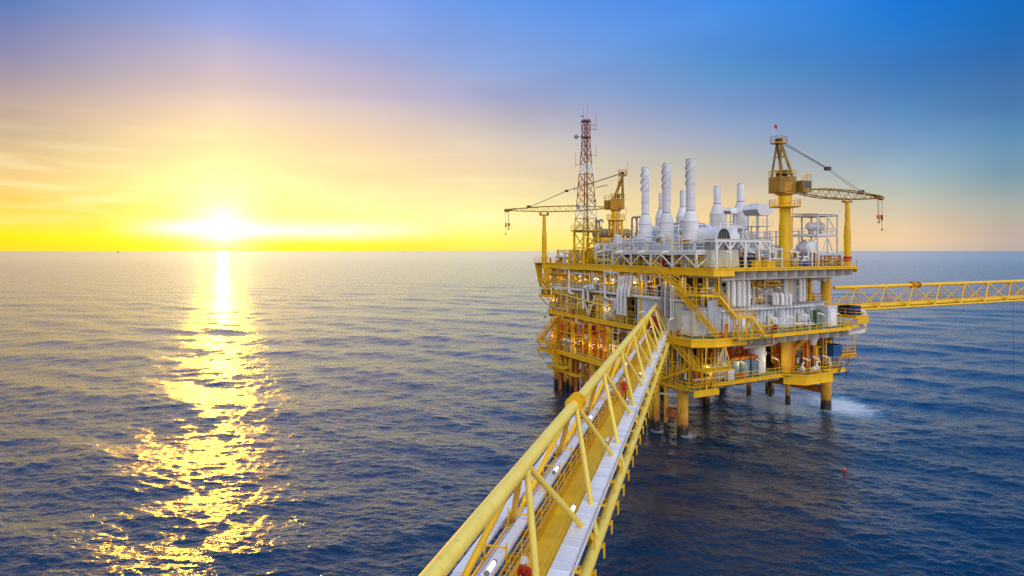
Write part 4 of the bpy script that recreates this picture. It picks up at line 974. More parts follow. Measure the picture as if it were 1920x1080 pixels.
for i, (za, zc) in enumerate(zip(lv, lv[1:])):
    mt = 'mast_red' if i >= 8 or i not in (1, 5) else 'wall'
    if i >= 8: mt = 'mast_red'
    k = mb()
    for j in range(4):
        a, b = cs[j], cs[(j + 1) % 4]; P_ = lambda q, z: (cu + q[0] * hw(z), cv_ + q[1] * hw(z), z)
        k.tube(P_(a, za), P_(a, zc), .075, 6); k.bar(P_(a, zc), P_(b, zc), .07); k.bar(P_(a, za), P_(b, zc), .06); k.bar(P_(b, za), P_(a, zc), .06)
    k.build('mast_section', mt, tw)
mb().ladder((cu - .2, cv_ + .1, zb1), (cu - .2, cv_ + .1, zt), (.4, 0, 0)).build('ladder', 'mast_red', tw)
cbm = mb(); cbm.bar((cu + .3, cv_, zb1), (cu + .3, cv_, zt), .16, .1); cbm.build('cable_run', 'grey', tw)
for z in (46.9, 49.9): mb().b2((cu - .75, cv_ - .75, z), (cu + .75, cv_ + .75, z + .06)).build('rest_platform', 'mast_red', tw)
def antenna(x, y, z0, z1, r=.035):
    x -= .8; y += 1.6; mb().tube((x, y, z0), (x, y, z1), r, 6).build('antenna', 'grey', tw)
for a in ((2.6, 26.3, 50, 52.4), (3.2, 25.8, 50, 53.0), (4.6, 24.9, 48.2, 51.2), (4.3, 25.2, 48.2, 50.2), (1.6, 27.3, 41.5, 44.3), (4.5, 24.9, 43, 45.6), (1.4, 27.5, 37, 38.2)): antenna(*a)
for z in (48.4, 49.2): mb().bar((2.7, 27.1, z), (3.8, 26.5, z), .07).build('antenna_arm', 'mast_red', tw)
for p_, z in (((0.8, 28.9), 42), ((3.7, 26.5), 43.6), ((0.6, 29.1), 37.4)): mb().bar((cu, cv_, z), (*p_, z), .06).build('antenna_arm', 'mast_red', tw)
def dish(x, y, z, r, ax):
    x -= .8; y += 1.6; d_ = mb().lathe([(0, .16), (r * .5, .12), (r, 0), (r, -.1), (0, -.14)], (x, y, z), 16, ax); d_.build('dish', 'grey', tw)
dish(1.7, 27.3, 47.2, .42, (-.4, -1, 0)); dish(4.2, 24.9, 35.2, .3, (-.3, -1, 0)); dish(2.2, 27.2, 34.0, .26, (-.3, -1, 0)); dish(2.2, 25.9, 50.8, .2, (-.4, -1, 0))
mb().bar((0.9, 28.9, 47.2), (1.7, 28.1, 47.2), .08).build('antenna_arm', 'mast_red', tw)
k = mb(); k.bar((3.5, 26.3, 37.6), (4.9, 24.6, 38.0), .12); k.build('guy_outrigger', 'mast_red', tw)
for (u, v, z0, z1, lb) in ((5.5, 22.2, 24, 36.6, 'thin tall whip aerial just right of the lattice mast'), (6.2, 23.6, 24, 33.5, 'thin whip aerial between the lattice mast and the left crane'), (7.4, 22.4, 24, 33.9, 'thin whip aerial in front of the left crane cabin')):
    t = thing('whip_aerial', lb, 'aerial', (u, v, ZU), 'P', 'whip aerials'); mb().tube((u, v, ZU), (u, v, z0 + 4), .06, 6).build('mounting_pole', 'grey', t); mb().tube((u, v, z0 + 4), (u, v, z1), .03, 6).build('rod', 'grey', t)

# ================================================================== modules, ducts, pipework
def panel_wall(par, p0, p1, z0, z1, out_n, mat='wall', pw=2.4, rib=.3):
    """corrugated sheet wall: separate panels, each with its own standing ribs"""
    p0 = V(*p0, 0); p1 = V(*p1, 0); d = p1 - p0; L = d.length; d /= L; n_ = V(*out_n, 0); n = max(1, round(L / pw)); w = L / n
    for i in range(n):
        a = p0 + d * (i * w + .015); b = p0 + d * ((i + 1) * w - .015); k = mb()
        off = n_ * rnd.uniform(0, .02)
        k.bar(a + off + V(0, 0, (z0 + z1) / 2), b + off + V(0, 0, (z0 + z1) / 2), .06, z1 - z0)
        m = max(2, int(round(w / rib)))
        for j in range(m):
            c_ = a.lerp(b, (j + .5) / m) + off + n_ * .06
            k.bar(c_ + V(0, 0, z0), c_ + V(0, 0, z1), w / m * .45, rib * .36, (n_.x, n_.y, 0))
        k.build('wall_panel', mat, par)
mo = thing('corrugated_module', 'long white corrugated sheet module along the front of the middle deck', 'equipment module', (1.5, -1.5, ZM))
mb().b2((1.75, -1.2, ZM + .02), (28.9, 12, 17.75)).build('core', 'wall', mo)
panel_wall(mo, (5.2, -1.35), (25.2, -1.35), ZM + .15, 17.7, (0, -1), rib=.84, pw=1.68)
panel_wall(mo, (1.62, 12), (1.62, 3.6), ZM + .15, 18.6, (-1, 0), rib=.3, pw=1.4)
mb().b2((1.45, -1.6, 17.78), (29.2, 12.1, 17.9)).build('roof_edge', 'wall', mo)
mb().b2((1.42, 1.4, ZM + .02), (5.0, 3.5, 18.4)).build('corner_block', 'cream', mo)
panel_wall(mo, (3.2, -1.5), (5.1, -1.5), ZM + .15, 18.9, (0, -1), rib=.35, pw=1.0)
panel_wall(mo, (1.5, -1.4), (3.15, -1.4), ZM + .1, 17.6, (0, -1), rib=.4, pw=.82)
m2 = thing('upper_module', 'set-back upper tier of white corrugated sheet above the long module', 'equipment module', (5, .5, 17.95))
mb().b2((9, .75, 17.95), (28.6, 5.9, 20.3)).build('core', 'wall', m2)
panel_wall(m2, (9, .6), (17.0, .6), 18.0, 20.2, (0, -1), rib=.7, pw=2.1); panel_wall(m2, (17.3, .55), (28.5, .55), 18.0, 20.6, (0, -1), rib=.75, pw=2.25)
b = mb(); b.bar((15.6, -1.9, 18.0), (27.8, -1.9, 18.0), .18, .22); b.build('service_ledge', 'grey', m2)
b = mb(); b.bar((13.5, -1.2, 20.75), (25.4, -1.2, 20.75), .2, .24); b.build('pipe_beam', 'ochre', m2)
for u in (13.6, 17.4, 21.4, 25.2): mb().bar((u, -1.2, 17.95), (u, -1.2, 23.0), .2).build('post', 'ochre', m2)
for (u, w, mt, z1) in ((14.6, 1.5, 'cream', 22.6), (18.6, 1.2, 'wall', 22.4), (11.6, 2.0, 'cream', 22.3), (22.6, 1.6, 'ochre', 22.2), (7.6, 1.8, 'cream', 22.2)):
    t = thing('equipment_box', '%s box standing on the roof of the long white module, %s' % ({'cream': 'cream', 'wall': 'white', 'ochre': 'ochre'}[mt], {14.6: 'right of the white ducts', 18.6: 'directly below the right crane', 11.6: 'behind the wide white ducts', 22.6: 'nearest the big slanting brace', 7.6: 'behind the zigzag stairs'}[u]), 'equipment box', (u, 1.5, 20.65))
    z0 = 20.3 if u < 17 else 20.65
    if u < 9: z0 = 17.92
    mb().b2((u - w / 2, .9, z0), (u + w / 2, 3.0, z1)).build('body', mt, t); mb().b2((u - w / 2 - .05, .85, z1), (u + w / 2 + .05, 3.05, z1 + .08)).build('lid', 'grey', t)
    mb().b2((u - w * .3, .86, z0 + .3), (u + w * .2, .895, z1 - .3)).build('door', 'ochre' if mt != 'ochre' else 'cream', t)
mb().b2((19.3, -1.32, 17.92), (22.2, .5, 21.9)).build('duct_housing', 'wall', m2)
# roofed small enclosure with fans on the left face
ac = thing('fan_cooler', 'white cooler box with four round black fans on the ledge above the left corrugated wall', 'cooler', (1.6, 6.5, 18.82))
mb().b2((1.9, 4.6, 18.9), (3.4, 7.8, 20.6)).build('casing', 'cream', ac); mb().b2((1.84, 4.5, 20.62), (3.5, 7.9, 20.7)).build('lid', 'white', ac)
for v in (5.4, 7.0):
    for z in (19.35, 20.15): mb().lathe([(0, .03), (.1, .03), (.34, 0), (.38, .08), (.4, 0)], (1.89, v, z), 16, (-1, 0, 0)).build('fan', 'dark', ac)
for v in (4.8, 7.6): mb().b2((1.95, v - .1, 18.82), (3.3, v + .1, 18.9)).build('skid', 'ochre', ac)
t = thing('grey_enclosure', 'pale grey-green cabinet at the head of the footbridge beside the stairs', 'cabinet', (.3, 1.0, ZM))
mb().b2((.1, -1.9, ZM + .1), (1.3, 1.1, 17.4)).build('casing', 'cream', t); mb().b2((0.06, -1.95, 17.42), (1.36, 1.15, 17.5)).build('lid', 'wall', t); mb().b2((.06, -1.2, ZM + .3), (.095, .2, 16.9)).build('door', 'alu', t); mb().b2((.03, .02, 15.4), (.058, .1, 15.7)).build('handle', 'dark', t)
t = thing('grey_enclosure', 'tall white-blue cabinet at the right end of the middle deck', 'cabinet', (27.5, -4, ZM))
mb().b2((26.4, -3.6, ZM + .1), (28.6, -1.9, 17.2)).build('casing', 'wall', t); mb().b2((26.35, -3.65, 17.22), (28.65, -1.85, 17.32)).build('lid', 'white', t); mb().b2((27.0, -3.64, ZM + .3), (28.2, -3.605, 16.8)).build('door', 'alu', t)
t = thing('switch_cabinet', 'dark green cabinet beside the tall white-blue cabinet on the middle deck', 'cabinet', (25.4, -2.2, ZM)); mb().b2((25.0, -2.6, ZM + .1), (26.1, -1.8, 16.6)).build('casing', 'green', t); mb().b2((25.1, -2.64, ZM + .3), (26, -2.605, 16.4)).build('door', 'grey', t)

# white flat ducts with rounded shoulders
def duct(label, pts, w, dpt, grp, side='v'):
    """a boxy duct swept along pts; w across, dpt deep"""
    c0 = pts[-1]; t = thing('air_duct', label, 'duct', c0, 'P', grp); n = len(pts)
    wid = V(1, 0, 0) if side == 'v' else V(0, 1, 0)
    P_ = [V(*p) for p in pts]; q = [P_[0]]
    for i in range(1, n - 1):
        a, b_, c_ = P_[i - 1], P_[i], P_[i + 1]; k = min(.45, (a - b_).length * .45, (c_ - b_).length * .45); s0 = b_ + (a - b_).normalized() * k; s1 = b_ + (c_ - b_).normalized() * k
        for j in range(5): f = j / 4; q.append(s0 * (1 - f) ** 2 + b_ * 2 * f * (1 - f) + s1 * f * f)
    q.append(P_[-1]); rings = []
    for i, p in enumerate(q):
        dd = (q[min(i + 1, len(q) - 1)] - q[max(i - 1, 0)]).normalized(); nn = dd.cross(wid).normalized(); ch = min(w, dpt) * .22
        rings.append([p + wid * (sx * (w / 2 - (ch if cx else 0))) + nn * (sy * (dpt / 2 - (0 if cx else ch))) for sx, sy, cx in ((1, 1, 0), (1, 1, 1), (-1, 1, 1), (-1, 1, 0), (-1, -1, 0), (-1, -1, 1), (1, -1, 1), (1, -1, 0))])
    k = mb(); vs = [p for r_ in rings for p in r_]; m = 8
    k.add(vs, [(i * m + j, i * m + (j + 1) % m, (i + 1) * m + (j + 1) % m, (i + 1) * m + j) for i in range(len(q) - 1) for j in range(m)])
    k.add(rings[0], [tuple(range(7, -1, -1))]); k.add(rings[-1], [tuple(range(8))]); k.build('duct_body', 'white', t)
    L = abs(P_[-1].z - P_[-2].z)
    for i in range(1, int(L / .8)):
        z = P_[-1].z + i * .8; mb().box((P_[-1].x, P_[-1].y, z), (w + .05, dpt + .05, .05) if side == 'v' else (dpt + .05, w + .05, .05)).build('joint_band', 'alu', t)
    return t
def n_th(i): return ('first', 'second', 'third', 'fourth', 'fifth', 'sixth', 'seventh', 'eighth', 'ninth', 'tenth', 'eleventh', 'twelfth', 'thirteenth', 'fourteenth')[i]
for i, (x, w) in enumerate(((1365, .40), (1375, .70), (1385.5, .72), (1394.2, .66), (1403.2, .46))):
    a = onv(x, 526.5, -2.6); b_ = onv(x, 574, -2.6)
    duct('%s from the left of the five tall white ducts on the front of the module' % n_th(i), [(a.x, .5, a.z - .1), (a.x, -2.6, a.z), (a.x, -2.6, b_.z)], w, .5, 'five tall white ducts')
for i, (x, w) in enumerate(((1450.7, .42), (1457.3, .5), (1466.7, .58), (1474, .46), (1481.2, .5))):
    a = onv(x, 551.5, -2.4); b_ = onv(x, 571.5, -2.4)
    duct('%s from the left of the short white ducts low on the right of the module' % n_th(i), [(a.x, .5, a.z), (a.x, -2.4, a.z), (a.x, -2.4, b_.z)], w, .45, 'short white ducts')
for i, (x, w) in enumerate(((1500.7, .45), (1507.2, .48))):
    a = onv(x, 522.5, -2.2); b_ = onv(x, 565, -2.2)
    duct('%s one of the pair of tall white ducts at the right end of the module' % ('left', 'right')[i], [(a.x, .5, a.z), (a.x, -2.2, a.z), (a.x, -2.2, b_.z)], w, .45, 'pair of tall white ducts')
for i, x in enumerate((1163.5, 1170, 1177, 1183.5)):
    z1 = onu(x, 517 - i * .6, 1.0).z; b_ = onu(x, 590 + (x - 1163) * .2 if i < 3 else 557, .35); m_ = onu(x, 541, .9)
    duct('%s from the left of the four cranked white ducts on the left face' % n_th(i), [(1.5, m_.y, z1), (.75, m_.y, z1 - .2), (.75, m_.y, m_.z + .5), (.35, m_.y, m_.z - .3), (.35, m_.y, b_.z)], .5, .4, 'cranked white ducts', 'u')

# ---- pipe racks: each pipe is a part
def pipe_rack(label, pipes, mat_frame='yellow', frame=None, cat='pipework', name='pipe_rack'):
    lo = V(*[min(p[i] for q in pipes for p in q[0]) for i in range(3)])
    t = thing(name, label, cat, lo)
    for pts, r, mt in pipes:
        o = mb().path(pts, r, 8 if r < .12 else 10, r * 2.6).build('pipe', mt, t)
        if r >= .09:
            k = mb(); P_ = [V(*p) for p in pts]
            for a, b_ in zip(P_, P_[1:]):
                L = (b_ - a).length
                if L > 1.6: k.lathe([(r, -.06), (r * 1.55, -.06), (r * 1.55, .06), (r, .06)], a.lerp(b_, .5), 12, b_ - a)
            if k.v: k.build('flange', mt, o, kind='stuff')
    if frame:
        for a, b_, w in frame: mb().bar(a, b_, w).build('support', mat_frame, t)
    return t
def px_pipes(lst, plane, c0):
    f = {'u': onu, 'v': onv}[plane]; o = []
    for pts, r, mt in lst: o.append(([tuple(f(x, y, c0)) for x, y in pts], r, mt))
    return o
# pipes read off the photograph on the left face
pipe_rack('white pipes with wide bends along the left face between upper and middle deck', px_pipes([
    ([(1051, 504), (1067, 504), (1067, 549), (1076, 551)], .2, 'white'), ([(1094, 578), (1094, 540), (1105, 536), (1112, 537)], .26, 'white'), ([(1102, 566), (1102, 541), (1114, 540)], .2, 'white'),
    ([(1134, 509), (1134, 556), (1140, 561), (1154, 562), (1154, 580), (1148, 585)], .2, 'white'), ([(1060, 505), (1060, 514)], .12, 'white'), ([(1077, 511), (1128, 519)], .09, 'white'),
    ([(1145, 512), (1145, 527), (1160, 529), (1160, 512)], .1, 'white'), ([(1118, 520), (1118, 531), (1133, 533)], .09, 'white'), ([(1133, 509), (1160, 512)], .3, 'white'),
    ([(1056, 512), (1090, 514), (1090, 526)], .1, 'white'), ([(1110, 500), (1110, 523)], .08, 'white'), ([(1042, 545), (1067, 548)], .12, 'yellow')], 'u', .75))
pipe_rack('thin white pipes hanging under the upper deck next to the stair head', px_pipes([
    ([(1187, 506), (1187, 531)], .07, 'white'), ([(1201, 507), (1201, 526), (1219, 527), (1219, 512)], .08, 'white'), ([(1204, 512), (1204, 525)], .06, 'white'), ([(1209, 511), (1209, 534)], .08, 'white'),
    ([(1221, 520), (1257, 522)], .1, 'white'), ([(1237, 514), (1238, 530), (1249, 531)], .1, 'white'), ([(1194, 513), (1232, 517)], .07, 'white'), ([(1244, 514), (1244, 528)], .06, 'white')], 'u', .9))
pipe_rack('tall grey brown vertical pipes beside the left fan cooler', px_pipes([
    ([(1241.5, 531), (1241.5, 590)], .2, 'grey'), ([(1247, 533), (1247, 592)], .12, 'white'), ([(1252, 532), (1252, 595)], .22, 'grey'), ([(1258, 533), (1258, 598)], .14, 'white'), ([(1262.5, 535), (1262.5, 600)], .1, 'white')], 'u', 1.1))
def rand_rack(label, ub, vb, zb, n, seed, mats, rr=(.06, .16), ax='v', frame=True, mat_frame='yellow'):
    q = random.Random(seed); pipes = []
    for i in range(n):
        r = q.uniform(*rr) * (1.5 if q.random() < .2 else 1); mt = q.choice(mats); u = q.uniform(*ub); v = q.uniform(*vb); z = q.uniform(zb[0] + .3, zb[1] - .3)
        kind = q.random()
        if ax == 'v': L = min(q.uniform(2, 8), vb[1] - v); run = lambda s: (u, v + s, z)
        else: L = min(q.uniform(2, 7), ub[1] - u); run = lambda s: (u + s, v, z)
        if L < 1.0: kind = .9
        z2 = zb[1] if q.random() < .5 else zb[0]; sgn = q.choice((-1, 1)); j = q.uniform(.4, 1.2)
        if kind < .4:
            e = run(L); pipes.append(([(u, v, z2), run(0), e, (e[0], e[1], zb[0] if q.random() < .6 else zb[1])], r, mt))
        elif kind < .7:
            e = run(L); f = (e[0] + (j if ax == 'v' else 0), e[1] + (j if ax != 'v' else 0), z); pipes.append(([run(0), e, f, (f[0], f[1], z2)], r, mt))
        elif kind < .85: pipes.append(([(u, v, zb[0]), (u, v, z), (u + .7, v + .2, z), (u + .7, v + .2, zb[0])], r, mt))
        else: pipes.append(([(u, v, zb[0]), (u, v, zb[1])], r, mt))
    fr = []
    if frame:
        if ax == 'v':
            v = vb[0]
            while v <= vb[1] + .01:
                for u in ub: fr.append(((u, v, zb[0]), (u, v, zb[1]), .16))
                for zz in (zb[0] + (zb[1] - zb[0]) * .45, zb[1] - .15): fr.append(((ub[0], v, zz), (ub[1], v, zz), .14))
                v += max(2.4, (vb[1] - vb[0]) / 4)
        else:
            u = ub[0]
            while u <= ub[1] + .01:
                for v in vb: fr.append(((u, v, zb[0]), (u, v, zb[1]), .16))
                for zz in (zb[0] + (zb[1] - zb[0]) * .45, zb[1] - .15): fr.append(((u, vb[0], zz), (u, vb[1], zz), .14))
                u += max(2.4, (ub[1] - ub[0]) / 4)
    t = pipe_rack(label, pipes, mat_frame, fr)
    for i in range(8):
        pts, r, mt = q.choice(pipes); P_ = [V(*p) for p in pts]; j = q.randrange(len(P_) - 1); c_ = P_[j].lerp(P_[j + 1], q.uniform(.25, .75)); d_ = (P_[j + 1] - P_[j]).normalized(); s_ = max(.12, r * 1.5)
        k = mb(); k.lathe([(0, -s_ * 1.3), (s_ * .9, -s_ * 1.2), (s_ * .6, -s_ * .5), (s_ * .6, s_ * .5), (s_ * .9, s_ * 1.2), (0, s_ * 1.3)], c_, 10, d_)
        o = k.build('valve', q.choice(('grey', 'white', 'red', 'green', 'ochre', 'orange')), t)
        up_ = V(-1, 0, 0) if abs(d_.z) > .5 else V(0, 0, 1); w = mb(); w.tube(c_, c_ + up_ * s_ * 2.4, s_ * .18, 6); w.lathe([(s_ * .9, -.02), (s_ * 1.0, -.02), (s_ * 1.0, .02), (s_ * .9, .02), (s_ * .9, -.02)], c_ + up_ * s_ * 2.4, 12, up_); w.build('hand_wheel', 'red', o, kind='stuff')
    for i in range(3):
        u = q.uniform(*ub); v = q.uniform(*vb); z = q.uniform(zb[0] + .4, zb[1] - 1.2); w = q.uniform(.25, .6); h_ = q.uniform(.4, 1.0)
        mb().b2((u, v, z), (u + w * .6, v + w, z + h_)).build('junction_box', q.choice(('grey', 'cream', 'white', 'alu', 'yellow')), t)
    return t
WH = ['white', 'white', 'wall', 'pale_yellow', 'white']; YL = ['orange', 'ochre', 'orange', 'yellow', 'white', 'orange']; MX = ['white', 'yellow', 'ochre', 'grey', 'white']
Z1, Z2 = ZU - 1.2, ZM - .9
rand_rack('tangle of white and yellow pipes at the left end of the middle deck', (1.2, 4), (32, 39), (ZM, 18.2), 26, 1, MX)
rand_rack('white pipes crowded behind the left walkway of the middle deck', (1.4, 4), (23, 33), (ZM, 18.2), 36, 2, WH)
rand_rack('white pipe manifold just left of the cranked white ducts', (1.4, 4.2), (14.5, 23), (ZM, 18.2), 32, 3, WH, (.08, .22))
rand_rack('pipes under the top deck at its far left end', (1.4, 4.5), (31, 40), (18.85, Z1), 28, 4, MX)
rand_rack('white pipe loops under the top deck above the left walkway', (1.4, 4.5), (22, 32), (18.85, Z1), 36, 5, WH, (.08, .2))
rand_rack('white pipe loops under the top deck left of the ochre wall', (1.4, 4.5), (13, 22), (18.85, Z1), 32, 6, WH, (.08, .2))
rand_rack('brown and white pipes under the top deck behind the fan cooler', (3.6, 6.5), (1.5, 13), (18.85, Z1), 18, 7, MX, (.1, .26))
rand_rack('orange and yellow pipes at the far left end of the lowest deck', (-.8, 3.5), (27, 35.5), (ZL, Z2), 32, 8, YL, (.08, .2))
rand_rack('orange pipes in the middle of the left side of the lowest deck', (0, 4), (18, 27), (ZL, Z2), 32, 9, YL, (.08, .24))
rand_rack('yellow and white pipes on the lowest deck behind the footbridge', (0.4, 4), (7.6, 18), (ZL, Z2), 28, 10, MX, (.08, .2))
rand_rack('white pipes on the front of the upper tier, left of the wide ducts', (3, 12.5), (-1.0, .4), (18.0, Z1), 20, 11, WH, (.06, .14), 'u')
rand_rack('white and ochre pipes on the front of the upper tier below the right crane', (13, 20.5), (-.9, .4), (20.3, Z1), 18, 12, MX, (.06, .14), 'u')
rand_rack('ochre pipes under the top deck near the big slanting brace', (20.5, 25.5), (-1.4, .4), (18.2, Z1), 16, 13, MX, (.07, .15), 'u')
rand_rack('orange pipework on the right of the lowest deck', (19.6, 24.5), (-2.6, 2.5), (ZL, Z2 - .4), 30, 14, ['orange', 'orange', 'yellow', 'white', 'orange'], (.07, .18), 'u', mat_frame='orange')
rand_rack('orange and grey pipework at the right end of the lowest deck', (25.2, 29.8), (-2.4, 2.5), (ZL, Z2 - .3), 26, 15, ['orange', 'yellow', 'grey', 'ochre', 'dark'], (.07, .18), 'u')
rand_rack('brown orange piping behind the blue-grey cabinets', (8, 16.5), (.6, 3.2), (ZL, Z2), 26, 16, ['orange', 'rust', 'orange', 'red'], (.08, .2), 'u', mat_frame='rust')
rand_rack('dark and white pipes below the stairs by the nearest leg', (-.6, 5.2), (2, 6), (ZL, Z2), 32, 17, ['white', 'dark', 'ochre', 'grey'], (.06, .15))
rand_rack('white pipework on the top deck between the lattice mast and the tall stacks', (2.2, 8), (19.5, 25.5), (ZU, 27.3), 34, 18, WH, (.08, .2), mat_frame='white')
rand_rack('white pipework on the top deck behind the lattice mast', (1.6, 8), (29, 38), (ZU, 26.2), 30, 19, MX, (.08, .2))
rand_rack('white pipework below the platform of the tall stacks', (2.6, 7.8), (0, 18.5), (ZU, 25.3), 30, 20, ['white', 'red', 'white', 'green', 'wall'], (.08, .24))
rand_rack('white high pipework between the tall and the short stacks', (10, 15), (6, 18), (ZU, 29.4), 30, 21, WH, (.07, .18), mat_frame='white')
rand_rack('white high pipework among the short stacks', (19, 24), (9, 24), (ZU, 30.4), 30, 22, WH, (.07, .18), mat_frame='white')
rand_rack('white pipework on the top deck left of the right crane', (14.6, 17.2), (-2.6, 4), (ZU, 26.4), 20, 23, ['white', 'ochre', 'white', 'grey'], (.06, .14), mat_frame='white')
rand_rack('white and rusty pipework on the top deck right of the right crane', (20.2, 25), (-3, 1), (ZU, 26.0), 32, 24, ['white', 'rust', 'white', 'grey'], (.05, .12), 'u', mat_frame='white')
rand_rack('low rusty pipework at the right end of the top deck', (25.8, 29.4), (-4.2, -2.8), (ZU, 25.3), 14, 25, ['rust', 'ochre', 'white'], (.05, .1), 'u', mat_frame='rust')
rand_rack('white pipes hanging below the left side of the lowest deck', (-.9, 1), (13, 25), (2.8, ZL - .7), 18, 26, ['white', 'white', 'rust', 'ochre'], (.09, .18), frame=False)
rand_rack('pale pipes under the front edge of the middle deck', (8, 28), (-3.6, -2.2), (12.2, 13.5), 16, 27, ['white', 'red', 'grey', 'white'], (.05, .1), 'u', frame=False)
rand_rack('pale pipes under the left edge of the middle deck', (.2, 1), (9, 40), (12.0, 13.2), 16, 28, ['white', 'red', 'yellow', 'white'], (.06, .12), frame=False)

# gooseneck vents on the top deck
for i, (x, y0, y1, x2, lb) in enumerate(((1117.5, 431, 413.5, 1122, 'dark bent gooseneck vent pipe right of the lattice mast'), (1124, 440, 412.5, 1130, 'dark bent gooseneck vent pipe nearest the left crane'),
                                         (1185, 424, 407.5, 1193, 'dark bent gooseneck vent pipe left of the tall stacks'), (1194, 430, 407, 1201, 'dark bent gooseneck vent pipe touching the left tall stack'))):
    u = 7.0; a = onu(x, y0, u); b_ = onu(x, y1, u); c_ = onu(x2, y1, u); d_ = onu(x2, y1 + 5, u)
    t = thing('gooseneck_vent', lb, 'vent pipe', (u, a.y, ZU), 'P', 'gooseneck vents'); mb().path([(u, a.y, ZU), (u, a.y, b_.z), (u, c_.y, b_.z), (u, c_.y, d_.z)], .17, 10, .5).build('pipe', 'grey', t)
    mb().lathe([(.17, 0), (.28, 0), (.28, .1), (.17, .1)], (u, a.y, a.z), 12).build('flange', 'grey', t)
# big white elbow pipe outside the right end
el = thing('elbow_pipe', 'fat white pipe bending out and down at the right end of the middle deck', 'pipe', (33, 0, 13.4))
mb().path([(33.0, 0.4, 16.0), (36.2, -2.2, 16.0), (37.0, -2.5, 15.9), (37.0, -2.5, 12.7), (36.0, -2.4, 12.5), (31.5, -1.8, 12.4)], .42, 16, 1.5, arc=7).build('pipe', 'white', el)
for p, a in (((34.3, -.66, 16.0), (1, -.81, 0)), ((37.0, -2.5, 14.4), (0, 0, 1))): mb().lathe([(.42, -.05), (.5, -.05), (.5, .05), (.42, .05)], p, 16, a).build('band', 'alu', el)
# containers, tanks, cabinets
def crate(name, label, lo, hi, mat, cat, ribs=True, grp=None):
    t = thing(name, label, cat, ((lo[0] + hi[0]) / 2, (lo[1] + hi[1]) / 2, lo[2]), 'P', grp)
    mb().b2(lo, hi).build('body', mat, t)
    if ribs:
        n = max(3, int((hi[0] - lo[0]) / .35))
        for i in range(n + 1): u = lo[0] + (hi[0] - lo[0]) * i / n; mb().b2((u - .05, lo[1] - .05, lo[2] + .05), (u + .05, lo[1] - .002, hi[2] - .05)).build('rib', mat, t)
    for z in (lo[2] + .06, hi[2] - .06): mb().b2((lo[0] - .06, lo[1] - .07, z - .06), (hi[0] + .06, hi[1] + .06, z + .06)).build('rim', mat, t)
    return t
crate('container', 'dark blue container on the landing at the right end of the middle deck', (33.4, -2.6, 15.42), (36.0, -.4, 16.9), 'navy', 'container')
crate('container', 'bright blue container at the right end of the lowest deck', (28.6, -3.0, 9.2), (30.5, -1.2, 11.0), 'blue', 'container')
crate('container', 'dark green container lying on the top deck left of the right crane', (12.6, -.6, ZU + .1), (15.2, 1.2, ZU + 1.5), 'navy', 'container')
for i, (x, lb) in enumerate(((1380, 'leftmost of the three blue-grey cabinets on the lowest deck'), (1400, 'middle one of the three blue-grey cabinets on the lowest deck'), (1417, 'rightmost of the three blue-grey cabinets on the lowest deck'))):
    c_ = onv(x, 700, -1.2); t = crate('cabinet', lb, (c_.x - .75, -1.2, ZL + .1), (c_.x + .65, 1.0, ZL + 2.5), 'teal', 'cabinet', False, 'blue-grey cabinets'); mb().b2((c_.x - .6, -1.26, ZL + .25), (c_.x + .5, -1.205, ZL + 2.3)).build('door', 'teal', t)
    mb().b2((c_.x - .8, -1.1, ZL + 2.52), (c_.x + .7, 1.0, ZL + 3.0)).build('top_unit', 'rust', t)
t = thing('storage_tank', 'big white and cream upright tank under the middle deck', 'tank', (15.6, .6, ZL)); mb().lathe([(1.35, ZL + .05), (1.35, ZM - 1.9)], (15.4, .6, 0), 28).build('shell', 'white', t)
for z in (ZL + .2, ZL + 1.8, ZL + 3.3): mb().lathe([(1.35, z), (1.39, z), (1.39, z + .06), (1.35, z + .06)], (15.4, .6, 0), 28).build('band', 'wall', t)
mb().lathe([(0, .09), (.33, .09), (.33, 0)], (16.1, -.57, ZL + 3.0), 16, (.45, -.85, 0)).build('manhole', 'alu', t)
vessel('orange vertical vessel at the far left of the lowest deck', (.4, 32.0, 10.6), .85, 3.2, (0, 0, 1), 'orange', zfloor=ZL)
vessel('yellow vertical vessel in the middle of the left side of the lowest deck', (.9, 18.6, 10.6), .6, 2.8, (0, 0, 1), 'yellow', zfloor=ZL)
vessel('red horizontal vessel beside the orange vertical vessel', (1.8, 34.0, 11.4), .7, 2.4, (0, 1, 0), 'red', zfloor=ZL)
vessel('fat orange horizontal vessel along the left side of the lowest deck', (1.4, 25.5, 10.6), .5, 5.0, (0, 1, 0), 'orange', zfloor=ZL)
vessel('white horizontal vessel on the left landing of the lowest deck', (-.6, 29.0, 9.2), .45, 3.0, (0, 1, 0), 'white', zfloor=ZL)
vessel('dark red upright vessel below the platform of the tall stacks', (3.6, 8.0, 24.6), .42, 1.0, (0, 0, 1), 'red', zfloor=ZU)
vessel('dark red upright vessel at the left end below the stack platform', (3.6, 17.2, 24.6), .42, 1.0, (0, 0, 1), 'red', zfloor=ZU)
vessel('orange funnel shaped vessel behind the yellow column of the lowest deck', (21.4, .4, 11.6), .9, 1.2, (0, 0, 1), 'orange', zfloor=ZL)
vessel('green horizontal vessel among the orange pipes', (24.2, -1.4, 9.4), .5, 1.4, (1, 0, 0), 'green', zfloor=ZL)
